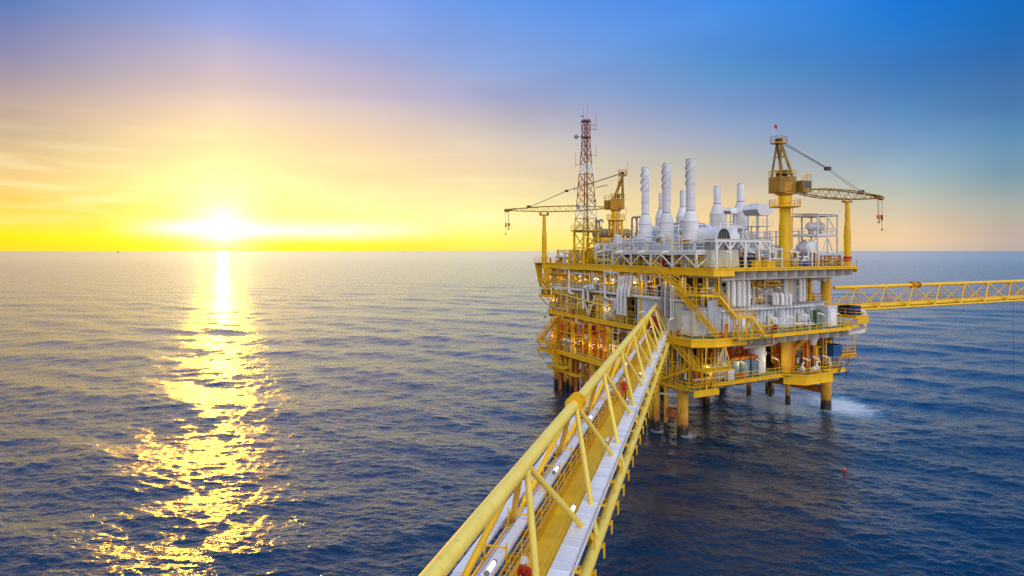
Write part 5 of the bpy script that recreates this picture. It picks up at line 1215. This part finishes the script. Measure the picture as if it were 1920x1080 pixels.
def pump(label, u, v, z, mat, rz=0.0):
    t = thing('pump_skid', label, 'pump', (u, v, z), 'P', 'pump skids'); d = V(math.cos(rz), math.sin(rz), 0)
    mb().box((u, v, z + .12), (2.2, .9, .2), rz).build('skid', 'ochre', t)
    c_ = V(u, v, z + .62)
    mb().lathe([(0, -.95), (.3, -.95), (.34, -.9), (.34, -.15), (.3, -.1), (0, -.1)], c_, 14, d).build('motor', mat, t)
    mb().lathe([(0, .15), (.2, .15), (.42, .3), (.42, .75), (.2, .9), (0, .9)], c_, 14, d).build('casing', 'white', t); mb().tube(c_ - d * .1, c_ + d * .15, .09, 8).build('coupling', 'dark', t)
    mb().path([tuple(c_ + d * .5), tuple(c_ + d * .5 + V(0, 0, .9)), tuple(c_ + d * 1.3 + V(0, 0, .9))], .12, 8).build('outlet', 'white', t)
for a in (('white pump on a skid on the left side of the lowest deck near the corner', .9, 12.6, ZL, 'grey', 1.4), ('grey pump on a skid behind the left corner pump', .6, 15.4, ZL, 'white', 1.5), ('grey pump just right of the yellow column on the lowest deck', 20.4, -3.4, ZL, 'grey', .3),
          ('white pump among the orange pipes on the lowest deck', 23.2, -3.7, ZL, 'white', .2), ('dark pump at the right end of the lowest deck', 27.8, -2.6, ZL, 'dark', .3), ('blue pump on the top deck right of the right crane', 20.4, -3.6, ZU, 'blue', .1),
          ('red topped pump on the far left of the top deck', 1.8, 36.5, ZU, 'red', 1.5), ('grey pump on the top deck beside the lattice mast', 1.6, 30.5, ZU, 'grey', 1.5)): pump(*a)
t = thing('instrument_frame', 'white tubular frame with grey boxes on the lowest deck under the stairs', 'frame', (4.6, -1.5, ZL))
for u in (3.6, 5.0, 6.2):
    for v in (-1.9, -.9): mb().bar((u, v, ZL), (u, v, ZL + 2.3), .09).build('post', 'white', t)
for z in (ZL + 1.2, ZL + 2.25): mb().b2((3.55, -1.95, z), (6.25, -.85, z + .06)).build('shelf', 'white', t)
for u in (3.8, 4.7, 5.5): mb().b2((u, -1.6, ZL + 1.27), (u + .5, -1.1, ZL + 1.8)).build('box', 'grey', t)
crate('cabinet', 'white low cabinet beside the white tubular frame on the lowest deck', (7.0, -1.7, ZL + .05), (8.3, -.9, ZL + 1.4), 'white', 'cabinet', False)
for i, x in enumerate((1346, 1350.5, 1355, 1360)):
    a = onv(x, 655, -.6); t = thing('riser', '%s from the left of the four white upright pipes beside the blue-grey cabinets' % n_th(i), 'pipe', (a.x, -.6, ZL), 'P', 'four white upright pipes'); mb().tube((a.x, -.6, ZL), (a.x, -.6, ZM - 1.8), .16, 10).build('pipe', 'white', t)
    mb().lathe([(.16, 0), (.26, 0), (.26, .08), (.16, .08)], (a.x, -.6, ZL + 1.6), 12).build('flange', 'white', t)
t = thing('beam_pipe', 'thick pale horizontal pipe sticking out in front of the white tank', 'pipe', (11, -2.8, 12.0)); mb().tube((9.6, -2.2, 11.9), (15.4, -2.5, 12.0), .2, 12).build('pipe', 'cream', t); mb().lathe([(.2, -.05), (.3, -.05), (.3, .05), (.2, .05)], (12, -2.32, 11.94), 12, (1, 0, 0)).build('flange', 'cream', t)
t = thing('drain_pipe', 'white pipe running along under the lowest deck by the nearest leg', 'pipe', (-2, 0, 5)); mb().path([(-1.9, 4.6, 5.2), (-1.4, 1.0, 5.6), (1.8, -1.6, 6.1), (2.3, -1.9, 6.6)], .14, 10).build('pipe', 'white', t)
mb().bar((-1.8, 4.2, 5.3), (-1.8, 4.2, ZL - .2), .06).build('hanger', 'grey', t); mb().bar((.6, -.7, 5.9), (.6, -.7, ZL - .2), .06).build('hanger', 'grey', t)
t = thing('access_ladder_frame', 'small rusty yellow ladder platform hanging between the caissons and the nearest leg', 'ladder', (-1.2, 1.4, 2))
mb().bar((-1.9, 4.3, 4.4), (-.6, .4, 2.4), .2).build('strut', 'rust', t); mb().b2((-1.6, .5, 2.5), (-.9, 1.6, 3.6)).build('cage', 'rust', t); mb().ladder((-1.0, .4, -.6), (-1.0, .4, 3.0), (.35, -.1, 0)).build('ladder', 'ochre', t)

# doors, hatches, downpipes and a pipe shelf on the long white wall
for i, (u, w, h, mt) in enumerate(((6.3, .95, 2.1, 'cream'), (10.2, .9, 2.1, 'alu'), (15.6, 1.0, 2.1, 'cream'), (19.0, .8, 1.3, 'alu'), (22.3, .95, 2.1, 'cream'))):
    d_ = mb().b2((u - w / 2, -1.78, ZM + .12), (u + w / 2, -1.70, ZM + .12 + h)).build('door', mt, mo); mb().b2((u + w * .28, -1.83, ZM + 1.0), (u + w * .4, -1.785, ZM + 1.25)).build('handle', 'dark', d_)
    mb().b2((u - w / 2 - .08, -1.74, ZM + .16 + h), (u + w / 2 + .08, -1.68, ZM + .28 + h)).build('door_hood', 'wall', mo)
for i, (u, z) in enumerate(((8.2, 16.2), (12.8, 16.4), (17.4, 16.0), (24.2, 16.3))):
    b = mb(); b.b2((u - .5, -1.78, z), (u + .5, -1.72, z + .8)); o = b.build('vent', 'grey', mo)
    for j in range(5): mb().bar((u - .46, -1.80, z + .1 + j * .15), (u + .46, -1.80, z + .1 + j * .15), .07, .03).build('louvre', 'alu', o)
for u in (5.9, 9.2, 13.9, 18.1, 21.2, 25.0): mb().tube((u, -1.86, ZM + .1), (u, -1.86, 17.7), .06, 8).build('downpipe', 'white', mo)
for z, r, mt in ((17.35, .09, 'white'), (17.1, .05, 'grey')): mb().tube((5.4, -1.95, z), (25.2, -1.95, z), r, 8).build('wall_pipe', mt, mo)
mb().rail([(5.2, -1.55, 17.9), (15.4, -1.55, 17.9)], 1.0, 1.3, toe=False).build('railing', 'yellow', mo)
mb().rail([(22.3, -1.55, 17.9), (28.9, -1.55, 17.9), (28.9, 6, 17.9)], 1.0, 1.3, toe=False).build('railing', 'yellow', mo)
lo_ = rand_rack('thin white pipes along the foot of the long white wall', (5.5, 25.5), (-2.5, -2.1), (ZM + .05, ZM + 1.5), 16, 41, ['white', 'grey', 'yellow', 'white'], (.04, .08), 'u', frame=False)
rand_rack('white and grey pipes on the roof of the long white module behind the railing', (5.2, 15.4), (-1.2, .3), (17.95, 20.0), 22, 42, WH, (.06, .16), 'u', mat_frame='white')
rand_rack('white pipes under the top deck behind its front webs', (5, 30), (-1.9, .2), (21.0, Z1), 22, 43, WH, (.06, .13), 'u', frame=False)
rand_rack('yellow and brown pipework in the shade under the bridge landing', (-.5, 6.5), (-1.8, 1.6), (ZL, Z2 - .6), 28, 44, ['ochre', 'white', 'rust', 'grey', 'yellow'], (.05, .16), 'u')
rand_rack('white pipe loops high on the left face behind the long bends', (2.6, 6), (14, 38), (18.9, Z1), 40, 45, WH, (.1, .24), frame=False)
rand_rack('orange and white piping deep inside the left side of the lowest deck', (3, 5.8), (8, 34), (ZL, Z2), 40, 46, ['orange', 'yellow', 'white', 'orange', 'red'], (.1, .26), frame=False)
rand_rack('white pipes deep inside the left side of the middle deck', (3, 7.6), (14, 38), (ZM, 18.2), 40, 47, MX + ['orange'], (.1, .26), frame=False)
rand_rack('white pipework at the back of the top deck right of the tall stacks', (9.5, 14), (19, 33), (ZU, 28.2), 34, 48, WH, (.07, .2), mat_frame='white')
rand_rack('pale pipework low behind the white portal frame', (9.6, 14.2), (1.5, 5), (ZU, 27.0), 22, 49, MX, (.06, .16), 'u', mat_frame='white')

rand_rack('white pipework standing on the stack platform between the tall stacks', (2.4, 4.0), (1.0, 18.6), (26.05, 28.6), 26, 51, WH, (.05, .13), frame=False)
rand_rack('white pipework behind the tall stacks above the stack platform', (7.0, 9.4), (-.2, 20), (26.05, 30.2), 34, 52, ['white', 'wall', 'grey', 'white'], (.06, .16), mat_frame='white')
rand_rack('yellow and white pipework around the foot of the left crane', (3.5, 9), (22, 31), (ZU, 28.4), 36, 53, ['yellow', 'white', 'ochre', 'white', 'grey'], (.07, .18))
rand_rack('white pipework around the short stacks at the back of the top deck', (24.6, 29), (3.5, 16), (ZU, 29.4), 34, 54, WH, (.06, .16), mat_frame='white')

# ================================================================== stairs, lamps, safety gear, people
def stair(t, p0, p1, w, wd):
    """one flight from p0 (top) to p1 (bottom), w wide towards wd"""
    p0 = V(*p0); p1 = V(*p1); wd = V(*wd, 0).normalized() * w; d = (p1 - p0)
    for o in (V(0, 0, 0), wd):
        mb().bar(p0 + o, p1 + o, .07, .3).build('stringer', 'yellow', t)
        r = mb(); r.bar(p0 + o + V(0, 0, 1.0), p1 + o + V(0, 0, 1.0), .065); r.bar(p0 + o + V(0, 0, .55), p1 + o + V(0, 0, .55), .055)
        n = max(2, int(d.length / 1.1))
        for i in range(n + 1): q = p0.lerp(p1, i / n) + o; r.bar(q, q + V(0, 0, 1.0), .055)
        r.build('handrail', 'yellow', t)
    n = int(abs(d.z) / .22); hd = V(d.x, d.y, 0).normalized()
    for i in range(1, n):
        q = p0.lerp(p1, i / n) + wd / 2; mb().bar(q - hd * .13, q + hd * .13, w - .08, .04).build('tread', 'ochre', t)
def land(t, lo, hi, z, open_sides):
    o = mb().b2((lo[0], lo[1], z - .1), (hi[0], hi[1], z)).build('landing', 'yellow', t)
    c_ = [(lo[0], lo[1]), (hi[0], lo[1]), (hi[0], hi[1]), (lo[0], hi[1])]
    for i in range(4):
        if i in open_sides: continue
        mb().rail([(*c_[i], z), (*c_[(i + 1) % 4], z)], 1.05, 1.1).build('railing', 'yellow', o)
st = thing('staircase', 'yellow zigzag staircase from the top deck down to the middle deck beside the footbridge head', 'staircase', (-1.5, 0, ZM))
stair(st, (-.5, 5.4, ZU), (-.5, -2.2, 20.0), .95, (-1, 0)); land(st, (-1.7, -5.2), (.6, -2.2), 20.0, (1, 2))
stair(st, (.6, -6.3, 20.0), (3.9, -6.3, 16.9), .95, (0, 1)); mb().b2((-1.7, -6.3, 19.9), (.6, -5.2, 20.0)).build('landing', 'yellow', st)
land(st, (3.9, -6.4), (6.6, -5.2), 16.9, (1, 3)); stair(st, (6.6, -6.3, 16.9), (9.3, -6.3, ZM + .05), .95, (0, 1))
for u in (4.0, 6.5):
    for v in (-6.3, -5.45): mb().bar((u, v, ZM - .6), (u, v, 16.8), .14).build('post', 'yellow', st)
for a, b_ in (((4.0, -6.3, ZM), (6.5, -6.3, 16.7)), ((6.5, -6.3, ZM), (4.0, -6.3, 16.7)), ((4.0, -6.3, ZM), (4.0, -5.45, 16.7))): mb().bar(a, b_, .09).build('brace', 'yellow', st)
for u, v in ((-1.6, -6.2), (.5, -6.2), (-1.6, -2.3)): mb().bar((u, v, 20.0), (u, v, 22.4), .12).build('hanger', 'yellow', st)
mb().b2((3.8, -6.5, ZM - .13), (9.6, -5.42, ZM - .01)).build('foot_landing', 'grating', st)
mb().rail([(3.9, -6.45, ZM), (8.0, -6.45, ZM)], 1.05, 1.2).build('railing', 'yellow', st)
s2 = thing('staircase', 'second yellow staircase slanting down in front of the corrugated wall behind the zigzag stairs', 'staircase', (0, -2, ZM))
stair(s2, (-.2, .8, 20.0), (1.6, -4.9, ZM + .05), .9, (1, .3)); mb().b2((-.7, .8, 19.9), (.7, 2.4, 20.0)).build('landing', 'yellow', s2)
s3 = thing('staircase', 'yellow staircase doubling back from the footbridge head down to the lowest deck', 'staircase', (-2, 0, ZL))
stair(s3, (-2.3, 1.2, ZM), (-2.3, -4.6, 10.3), .9, (1, 0)); land(s3, (-2.4, -6.8), (2.6, -4.6), 10.2, (2,))
stair(s3, (-1.2, -3.7, 10.2), (-2.6, 2.4, ZL + .05), .9, (-1, 0))
mb().b2((-2.2, -4.6, 10.1), (-.9, -3.7, 10.2)).build('landing', 'yellow', s3)
for a, b_ in (((2.4, -6.6, 10.2), (2.4, -5.4, ZM - .6)), ((-.6, -6.6, 10.2), (2.4, -5.4, ZM - 1)), ((-2.3, -6.6, 10.2), (-.5, -5.0, ZM - 1))): mb().bar(a, b_, .12).build('hanger', 'yellow', s3)
for u in (-.2, 1.4): mb().bar((u, -4.7, ZL), (u, -4.7, 10.1), .14).build('post', 'yellow', s3)
for a, b_ in (((-.2, -4.7, ZL + .1), (1.4, -4.7, 10)), ((1.4, -4.7, ZL + .1), (-.2, -4.7, 10))): mb().bar(a, b_, .08).build('brace', 'yellow', s3)
mb().b2((-2.7, -5.0, ZL - .12), (1.8, -2.62, ZL - .005)).build('foot_landing', 'grating', s3); mb().rail([(-2.6, 2, ZL), (-2.6, -4.9, ZL), (1.7, -4.9, ZL), (1.7, -2.7, ZL)], 1.05, 1.2).build('railing', 'yellow', s3)
mb().b2((-2.72, -5.04, ZL - .7), (1.82, -4.98, ZL)).build('edge_plate', 'yellow', s3)
for (nm, a, b_) in (('yellow staircase at the far left between the two upper side landings', (-0.1, 40.0, 20.3), (-0.1, 36.6, 17.25)), ('yellow staircase at the far left from the middle deck to the side landing', (-.4, 31.6, ZM), (-2.2, 36.2, 8.85)),
                    ('short yellow staircase hanging under the far left of the lowest deck', (-1.8, 33.4, ZL), (-1.8, 29.6, 4.95))):
    t = thing('staircase', nm, 'staircase', b_); stair(t, a, b_, .8, (-1, 0))

# ---- strip lights
def lamp_proto():
    t = thing('strip_lamp', 'x', 'lamp', (0, 0, 0), 'P', 'strip lights on posts')
    b = mb(); b.path([(0, 0, 0), (0, 0, 1.9), (.12, 0, 2.2), (.3, 0, 2.28)], .035, 6, .15); b.build('post', 'pale_yellow', t)
    h = mb(); h.bar((.2, 0, 2.30), (1.25, 0, 2.52), .2, .1); hd = h.build('housing', 'white', t)
    b = mb(); b.bar((.24, 0, 2.235), (1.23, 0, 2.445), .15, .05); b.build('tube', 'lit', hd)
    d_ = bpy.data.lights.new('lamp_light', 'POINT'); d_.energy = LAMP_W; d_.color = (1.0, .70, .30); d_.shadow_soft_size = .25
    l_ = bpy.data.objects.new('lamp_light', d_); COL.objects.link(l_); l_.parent = t; l_.location = (.75, 0, 2.1)
    return t
LAMP_W = 85
lp = lamp_proto()
def lamp(u, v, z, ang, label, glow=True):
    t = copy_tree(lp)
    t.location = FR['P'] @ V(u, v, z); t.rotation_euler = (0, 0, P_ANG + R(ang)); t['label'] = label
    if not glow:
        for ch in list(t.children):
            if ch.type == 'LIGHT': bpy.data.objects.remove(ch)
def lamp_row(n, f, ang, lab, gl=0):
    for i in range(n): lamp(*f(i), ang, lab % n_th(i), gl and i % gl == 0)
lamp_row(6, lambda i: (9.5 + i * 3.5, -5.25, ZM), 90, 'strip lamp on the front railing of the middle deck, %s from the left')
lamp_row(5, lambda i: (3.2 + i * 3.4, -2.45, ZL), 90, 'strip lamp on the front railing of the lowest deck, %s from the left', 2)
lamp_row(3, lambda i: (20.6 + i * 2.3, -4.8, ZL), 90, 'strip lamp on the stepped-out lowest deck railing, %s from the left')
lamp_row(7, lambda i: (1.02 if i < 3 else .45, 38 - i * 4.6, ZM), 0, 'strip lamp on the left railing of the middle deck, %s from the far end', 4)
lamp_row(5, lambda i: (-1.4, 34.5 - i * 4.4, ZL), 0, 'strip lamp on the left railing of the lowest deck, %s from the far end', 1)
lamp_row(8, lambda i: (1.35, 39.5 - i * 5, 18.8), 0, 'strip lamp on the left railing of the mezzanine, %s from the far end', 1)
lamp_row(7, lambda i: (.8, 39 - i * 5.6, ZU), 0, 'strip lamp on the left railing of the top deck, %s from the far end')
lamp_row(6, lambda i: (4.6 + i * 4.4, -4.9, ZU), 90, 'strip lamp on the front railing of the top deck, %s from the left')
lamp_row(5, lambda i: (5.5 + i * 4.6, -.9, 18.0), 90, 'strip lamp on the ledge above the long white module, %s from the left')
lamp(-2.0, .6, ZM, 20, 'strip lamp on a thin post right at the footbridge head', False)
def drop(o):
    for ch in list(o.children): drop(ch)
    bpy.data.objects.remove(o)
drop(lp)

# ---- safety gear
def extinguisher(label, u, v, z):
    t = thing('fire_extinguisher', label, 'fire extinguisher', (u, v, z), 'P', 'fire extinguishers'); mb().lathe([(0, .02), (.17, .04), (.17, .9), (.1, 1.02), (.05, 1.08), (0, 1.08)], (u, v, z), 12).build('cylinder', 'red', t); mb().path([(u, v, z + 1.08), (u, v - .1, z + 1.2), (u, v - .22, z + .6)], .025, 5).build('hose', 'dark', t)
for a in (('red fire extinguisher at the head of the footbridge', -1.5, -.8, ZM), ('red fire extinguisher below the lower zigzag stair landing', 2.6, -4.6, ZM), ('red fire extinguisher on the left walkway of the middle deck', .9, 30, ZM), ('red fire extinguisher on the top deck near the left boom rest', 1.2, 38.8, ZU), ('red fire extinguisher by the foot of the lowest stairs', 1.2, -4.2, ZL)): extinguisher(*a)
t = thing('hose_cabinet', 'large red fire hose cabinet seen through the last bay of the footbridge', 'hose cabinet', (-.9, 5.9, ZM)); mb().b2((-.6, 5.2, ZM), (.2, 7.2, ZM + 2.1)).build('casing', 'red', t); mb().b2((-.64, 5.4, ZM + .3), (-.605, 7.0, ZM + 1.8)).build('door', 'mast_red', t)
lr = thing('life_ring', 'orange life ring hung on the front railing of the middle deck', 'life ring', (9.0, -5.36, ZM + .6))
mb().path([(9.0 + .36 * math.cos(a * math.pi / 8), -5.4, ZM + .6 + .36 * math.sin(a * math.pi / 8)) for a in range(17)], .085, 8, .01).build('ring', 'lifering', lr)
for a in range(4): mb().box((9.0 + .36 * math.cos(a * 1.571 + .78), -5.4, ZM + .6 + .36 * math.sin(a * 1.571 + .78)), (.19, .19, .19), 0).build('band', 'white', lr)
hr = thing('hose_reel', 'dark red hose reel on a stand near the front railing of the middle deck', 'hose reel', (13.8, -4.2, ZM)); mb().lathe([(0, -.16), (.42, -.16), (.42, -.12), (.28, -.1), (.28, .1), (.42, .12), (.42, .16), (0, .16)], (13.8, -4.2, ZM + .85), 18, (.9, .5, 0)).build('drum', 'mast_red', hr)
for s in (-.5, .5): mb().bar((13.8 + s, -4.2, ZM), (13.8, -4.2, ZM + .85), .08).build('stand', 'dark', hr)
gt = thing('pink_gate', 'small pink-red railing gate on the front edge of the middle deck', 'gate', (10.6, -5.5, ZM))
for u in (10.1, 11.5): mb().bar((u, -5.5, ZM - 1.3), (u, -5.5, ZM + 1.15), .1).build('post', 'red', gt)
for z in (-1.2, -.2, .55, 1.1): mb().bar((10.1, -5.5, ZM + z), (11.5, -5.5, ZM + z), .08).build('bar', 'red', gt)
for (lb, u, v, z, mt) in (('blue drum standing right of the right crane column', 20.3, -4.3, ZU, 'blue'), ('second blue drum standing right of the right crane column', 21.1, -4.25, ZU, 'blue'), ('red drum standing at the foot of the lowest stairs', 1.0, -3.6, ZL, 'red'), ('dark drum on the left upper side landing', -.4, 37.0, 17.2, 'dark'), ('rusty drum beside the white upright pipes', 8.9, -1.9, ZL, 'rust'), ('second rusty drum beside the white upright pipes', 9.7, -1.9, ZL, 'rust')):
    t = thing('drum', lb, 'drum', (u, v, z), 'P', 'oil drums'); mb().lathe([(0, .01), (.3, .01), (.3, .3), (.32, .32), (.3, .34), (.3, .6), (.32, .62), (.3, .64), (.3, .9), (0, .9)], (u, v, z), 14).build('body', mt, t); mb().lathe([(.3, .9), (.31, .9), (.31, .93), (.27, .93), (.27, .9)], (u, v, z), 14).build('rim', mt, t)
crate('tool_box', 'dark brown box on the far left upper side landing', (-.7, 37.6, 17.22), (.4, 39.2, 18.3), 'dark', 'box')
crate('tool_box', 'yellow box on the front of the top deck below the portal frame', (11.9, -4.4, ZU + .02), (13.6, -3.5, ZU + .95), 'yellow', 'box')
crate('tool_box', 'second yellow box on the front of the top deck, beside the enclosure', (9.6, -4.4, ZU + .02), (10.6, -3.6, ZU + 1.1), 'yellow', 'box')
t = thing('orange_stretcher', 'orange board leaning on the railing at the zigzag stair foot', 'board', (3.4, -4.9, ZM)); mb().bar((3.1, -4.9, ZM + .02), (3.5, -4.75, ZM + 2.0), .6, .12, (0, 1, 0)).build('board', 'orange', t)
nt_ = thing('netting', 'dark hanging net and hoses bundled at the right end of the lowest deck', 'net', (30, -2, 5.5))
for i in range(26):
    q = random.Random(100 + i); a = V(q.uniform(28.6, 32), q.uniform(-4, -2), q.uniform(6.6, 9.2)); b_ = a + V(q.uniform(-1.4, 1.4), q.uniform(-.6, .6), q.uniform(-1.6, .4)); m_ = (a + b_) / 2 - V(0, 0, q.uniform(.2, .8))
    mb().path([a, m_, b_], q.uniform(.03, .07), 5, .5).build('hose', q.choice(('dark', 'grey', 'dark', 'ochre')), nt_)

# ---- people on the footbridge
def person(label, x, y, z, head, stride):
    """adult in a coverall and helmet; head = facing (radians in frame B, 0 = +y)"""
    t = thing('person', label, 'person', (x, y, z), 'B', 'people on the footbridge'); t.rotation_euler.z += head
    s = stride
    J = {'pel': (0, 0, .95), 'spi': (0, .01, 1.15), 'che': (0, .02, 1.36), 'nec': (0, .03, 1.50), 'hd0': (0, .05, 1.58), 'hd1': (0, .055, 1.68), 'hd2': (0, .05, 1.76)}
    E = [('pel', 'spi'), ('spi', 'che'), ('che', 'nec'), ('nec', 'hd0'), ('hd0', 'hd1'), ('hd1', 'hd2')]
    rad = {'pel': .165, 'spi': .15, 'che': .17, 'nec': .065, 'hd0': .085, 'hd1': .098, 'hd2': .08}
    for k, sg in (('l', -1), ('r', 1)):
        f = sg * s
        J.update({'hip' + k: (sg * .1, 0, .88), 'kne' + k: (sg * .11, f * .20 + .05, .50), 'ank' + k: (sg * .11, f * .32 - (.06 if f < 0 else 0), .10 if f >= 0 else .15), 'toe' + k: (sg * .12, f * .32 + .15, .045 if f >= 0 else .05),
                  'sho' + k: (sg * .19, .015, 1.42), 'elb' + k: (sg * .28, -f * .12 + .0, 1.15), 'wri' + k: (sg * .26, -f * .18 + .14, .95), 'han' + k: (sg * .25, -f * .2 + .18, .88)})
        E += [('pel', 'hip' + k), ('hip' + k, 'kne' + k), ('kne' + k, 'ank' + k), ('ank' + k, 'toe' + k), ('che', 'sho' + k), ('sho' + k, 'elb' + k), ('elb' + k, 'wri' + k), ('wri' + k, 'han' + k)]
        rad.update({'hip' + k: .115, 'kne' + k: .08, 'ank' + k: .062, 'toe' + k: .05, 'sho' + k: .085, 'elb' + k: .062, 'wri' + k: .045, 'han' + k: .042})
        for q in range(4):
            n0, n1 = 'f%d%s' % (q, k), 'g%d%s' % (q, k); h = J['han' + k]
            J[n0] = (h[0] - sg * .005, h[1] - .03 + q * .022, h[2] - .07 + abs(q - 1.4) * .006); J[n1] = (h[0] - sg * .02, h[1] - .025 + q * .021, h[2] - .125 + abs(q - 1.4) * .01); E += [('han' + k, n0), (n0, n1)]; rad[n0] = .011; rad[n1] = .009
        n0 = 'th' + k; h = J['wri' + k]; J[n0] = (h[0] - sg * .03, h[1] + .07, h[2] - .07); E.append(('han' + k, n0)); rad[n0] = .012
    names = list(J); me = bpy.data.meshes.new('body'); me.from_pydata([J[n] for n in names], [(names.index(a), names.index(b_)) for a, b_ in E], [])
    o = bpy.data.objects.new('body', me); COL.objects.link(o)
    md = o.modifiers.new('skin', 'SKIN'); md.use_smooth_shade = True
    sv = me.skin_vertices[0].data if me.skin_vertices else None
    if sv is None:
        lay = me.attributes
    for i, n in enumerate(names):
        if sv is not None: sv[i].radius = (rad[n], rad[n] * (.72 if n in ('che', 'spi', 'pel') else 1)); sv[i].use_root = (n == 'pel')
    sb_ = o.modifiers.new('sub', 'SUBSURF'); sb_.levels = 1; sb_.render_levels = 1
    dg = bpy.context.evaluated_depsgraph_get(); m2_ = bpy.data.meshes.new_from_object(o.evaluated_get(dg)); m2_.name = 'body'
    bpy.data.objects.remove(o)
    for mt in ('coverall', 'skin', 'boot'): m2_.materials.append(M[mt])
    hz = min(J['wril'][2], J['wrir'][2])
    for p in m2_.polygons:
        c_ = p.center; p.use_smooth = True
        if c_.z > 1.515: p.material_index = 1
        elif c_.z < .13: p.material_index = 2
        else:
            for k in 'lr':
                if (c_ - V(*J['han' + k])).length < .15 and c_.z < J['wri' + k][2] - .005: p.material_index = 1
    b_o = bpy.data.objects.new('body', m2_); COL.objects.link(b_o); b_o.parent = t
    BASE[t.name] = V(0, 0, 0)
    hm = mb(); hm.lathe([(.158, 1.695), (.15, 1.71), (.128, 1.715), (.128, 1.76), (.115, 1.81), (.075, 1.85), (0, 1.865)], (0, .045, 0), 20); hm.prism([(-.1, .15, 1.70), (.1, .15, 1.70), (.07, .235, 1.69), (-.07, .235, 1.69)], (0, 0, .015)); hm.bar((0, -.07, 1.84), (0, .16, 1.84), .03, .04); hm.build('helmet', 'helmet', t)
    for sg in (-1, 1): mb().lathe([(0, .012), (.009, .008), (.012, 0)], (sg * .034, .145, 1.665), 8, (0, 1, 0)).build('eye', 'boot', t)
    mb().prism([(-.016, .146, 1.625), (.016, .146, 1.625), (0, .142, 1.672)], (0, .024, -.004)).build('nose', 'skin', t)
    h = mb(); h.bar((-.13, .155, 1.44), (.09, .15, 1.05), .035, .02, (0, 1, 0)); h.bar((.13, .155, 1.44), (-.09, .15, 1.05), .035, .02, (0, 1, 0)); h.build('harness', 'boot', t, kind='stuff')
    mb().lathe([(.172, 0), (.178, 0), (.178, .05), (.172, .05)], (0, .005, 1.0), 16).build('belt', 'boot', t)
    return t
person('person in dark red coverall and white helmet at the near end of the walkway', -5.85, 19.6, 13.5, math.pi - .1, .7)
person('person in bright red coverall and white helmet walking halfway along the footbridge', -6.15, 49.4, 13.5, .1, .9)

# ---- far away
def far_rig(label, x, d, s):
    px_ = (x - 960) / FPX; t = thing('distant_platform', label, 'oil platform', (px_ * d, d, 0), 'W'); c_ = V(px_ * d, d, 0)
    for a in (-1, 1):
        for b_ in (-1, 1): mb().bar(c_ + V(a * 9 * s, b_ * 9 * s, -3), c_ + V(a * 7 * s, b_ * 7 * s, 16 * s), 2.2 * s).build('leg', 'dark', t)
    mb().box(c_ + V(0, 0, 19 * s), (26 * s, 24 * s, 6 * s)).build('deck', 'rust', t); mb().box(c_ + V(-5 * s, 0, 26 * s), (12 * s, 14 * s, 8 * s)).build('module', 'ochre', t)
    mb().bar(c_ + V(7 * s, 0, 22 * s), c_ + V(9 * s, 0, 46 * s), 2.4 * s).build('mast', 'dark', t)
far_rig('tiny distant platform on the horizon left of the sun', 221, 6800, .62)
far_rig('tiny distant platform speck on the horizon right of the sun', 758, 9000, .5)
by = onz(1583, 881, 0); t = thing('buoy', 'small orange float drifting in the dark water right of the platform', 'buoy', by); BASE[t.name] = V(*by)
mb().lathe([(0, -.2), (.16, -.14), (.22, 0), (.22, .1), (.14, .22), (0, .26)], by, 14).build('float', 'lifering', t); mb().tube(by + V(0, 0, .2), by + V(0, 0, .4), .02, 6).build('eye', 'grey', t)
